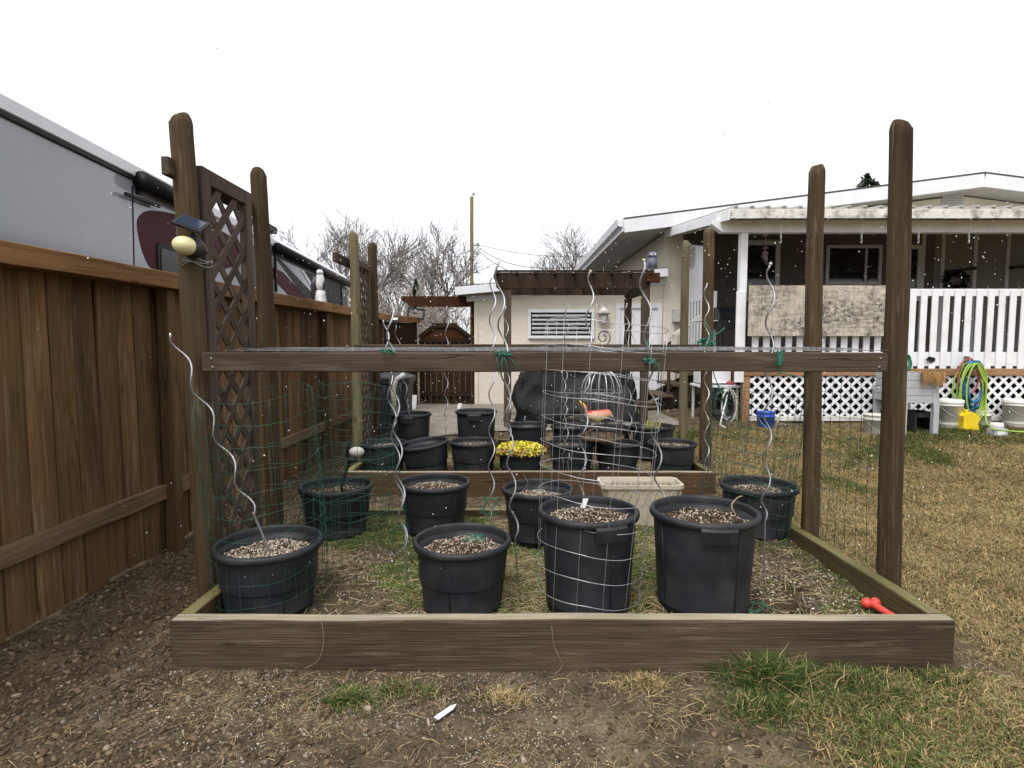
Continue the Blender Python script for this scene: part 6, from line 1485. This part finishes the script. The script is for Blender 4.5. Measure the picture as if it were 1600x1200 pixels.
p = gz(668, 1090, 0); tuft('small low grass tuft beside the white tag on the earth', p.x, p.y + .03, .1, 320, .06, .7)
p = gz(790, 1092, 0); tuft('straw coloured dry tuft before the bed', p.x, p.y, .12, 900, .06, .15)
p = gz(1010, 1075, 0); tuft('mixed dry tuft under the middle of the bed front board', p.x, 2.42, .12, 1100, .06, .2)
p = gz(1270, 1110, 0); tuft('low green tuft in the grass before the bed, among straw', p.x, p.y, .2, 900, .06, .5)
p = gz(1195, 1112, 0); tuft('spreading dark green grass patch just in front of the tall tuft', p.x, p.y, .2, 1900, .09, .85)
p = gz(1400, 1085, 0); tuft('low mixed grass patch in front of the bed corner', p.x, p.y, .2, 1300, .06, .6)
# long dry stems
def dry_stem(label, pts, r=.0013):
    m = MB(); m.tube(smooth3(pts), r, 4); o = m.build_at('dry_stem', M['drystem'], pts[0]); return tag(o, label, 'dry stem', 'long dry plant stems')
def smooth3(pts, n=6):
    P = [Vector(p) for p in pts]; P = [P[0]] + P + [P[-1]]; out = []
    for i in range(1, len(P) - 2):
        for j in range(n):
            t = j / n; p0, p1, p2, p3 = P[i - 1:i + 3]; out.append(.5 * ((2 * p1) + (-p0 + p2) * t + (2 * p0 - 5 * p1 + 4 * p2 - p3) * t * t + (-p0 + 3 * p1 - 3 * p2 + p3) * t ** 3))
    return out + [P[-1]]
M['drystem'] = plain('dry_stem', (.26, .2, .12), .8, .3, 20)
dry_stem('dry stem trailing down the bed front board under the gritty pot', [at(502, 968, 2.52), at(506, 1000, 2.512), at(498, 1030, 2.51), at(475, 1045, 2.5)])
dry_stem('dry stem hanging over the bed front board under the silver cage', [at(862, 978, 2.525), at(866, 1010, 2.515), at(878, 1040, 2.51), at(860, 1058, 2.5)])
dry_stem('long dry stem lying along the foot of the bed board', [gz(1040, 1068, .01), gz(1070, 1052, .04), gz(1110, 1050, .03), gz(1165, 1058, .02)])
dry_stem('long dry stem lying on the earth before the bed', [gz(470, 1105, .01), gz(520, 1085, .035), gz(580, 1079, .03), gz(600, 1085, .015)])
dry_stem('dead brown stem leaning in the handled tall pot', [at(1150, 805, 3.0), at(1143, 790, 3.02), at(1152, 778, 3.04), at(1160, 775, 3.05)], .004)
dry_stem('dry twig standing in the pale gritty pot behind the cage', [at(815, 770, 4.0), at(825, 755, 3.98), at(818, 742, 3.98)], .002)
dry_stem('brown dry twig leaning in the pot by the trellis', [at(420, 868, 2.95), at(408, 830, 2.95), at(395, 800, 2.95)], .0045)
for k, (u, v, du, dv) in enumerate(((366, 842, -8, -52), (392, 838, 16, -34))):
    a_ = at(u, v + 20, 3.32); dry_stem('pale dead vine stem ' + ['leaning on the lattice trellis foot', 'curling behind the gritty pot'][k], [a_, at(u + du * .9, v + dv * .35, 3.3), at(u + du * .4, v + dv * .7, 3.3), at(u + du, v + dv, 3.28)], .0022)
# falling snow
n = 3600; y = 2.9 + 8.8 * rg.uniform(0, 1, n) ** .75; x = rg.uniform(-1, 1, n) * y * 1.05; z = rg.uniform(.05, 3.3, n)
V, F, C = grains(np.stack([x, y, z], 1), rg.uniform(.0010, .0030, n) * (1 + .14 * y), np.full((n, 3), .93), 1.6, rg)
M['snow'] = vcol('snow', .6, .3)
o = attr_mesh('falling_snow', V, F, C, M['snow']); tag(o, 'light snowflakes drifting through the air', 'snow', kind='stuff')
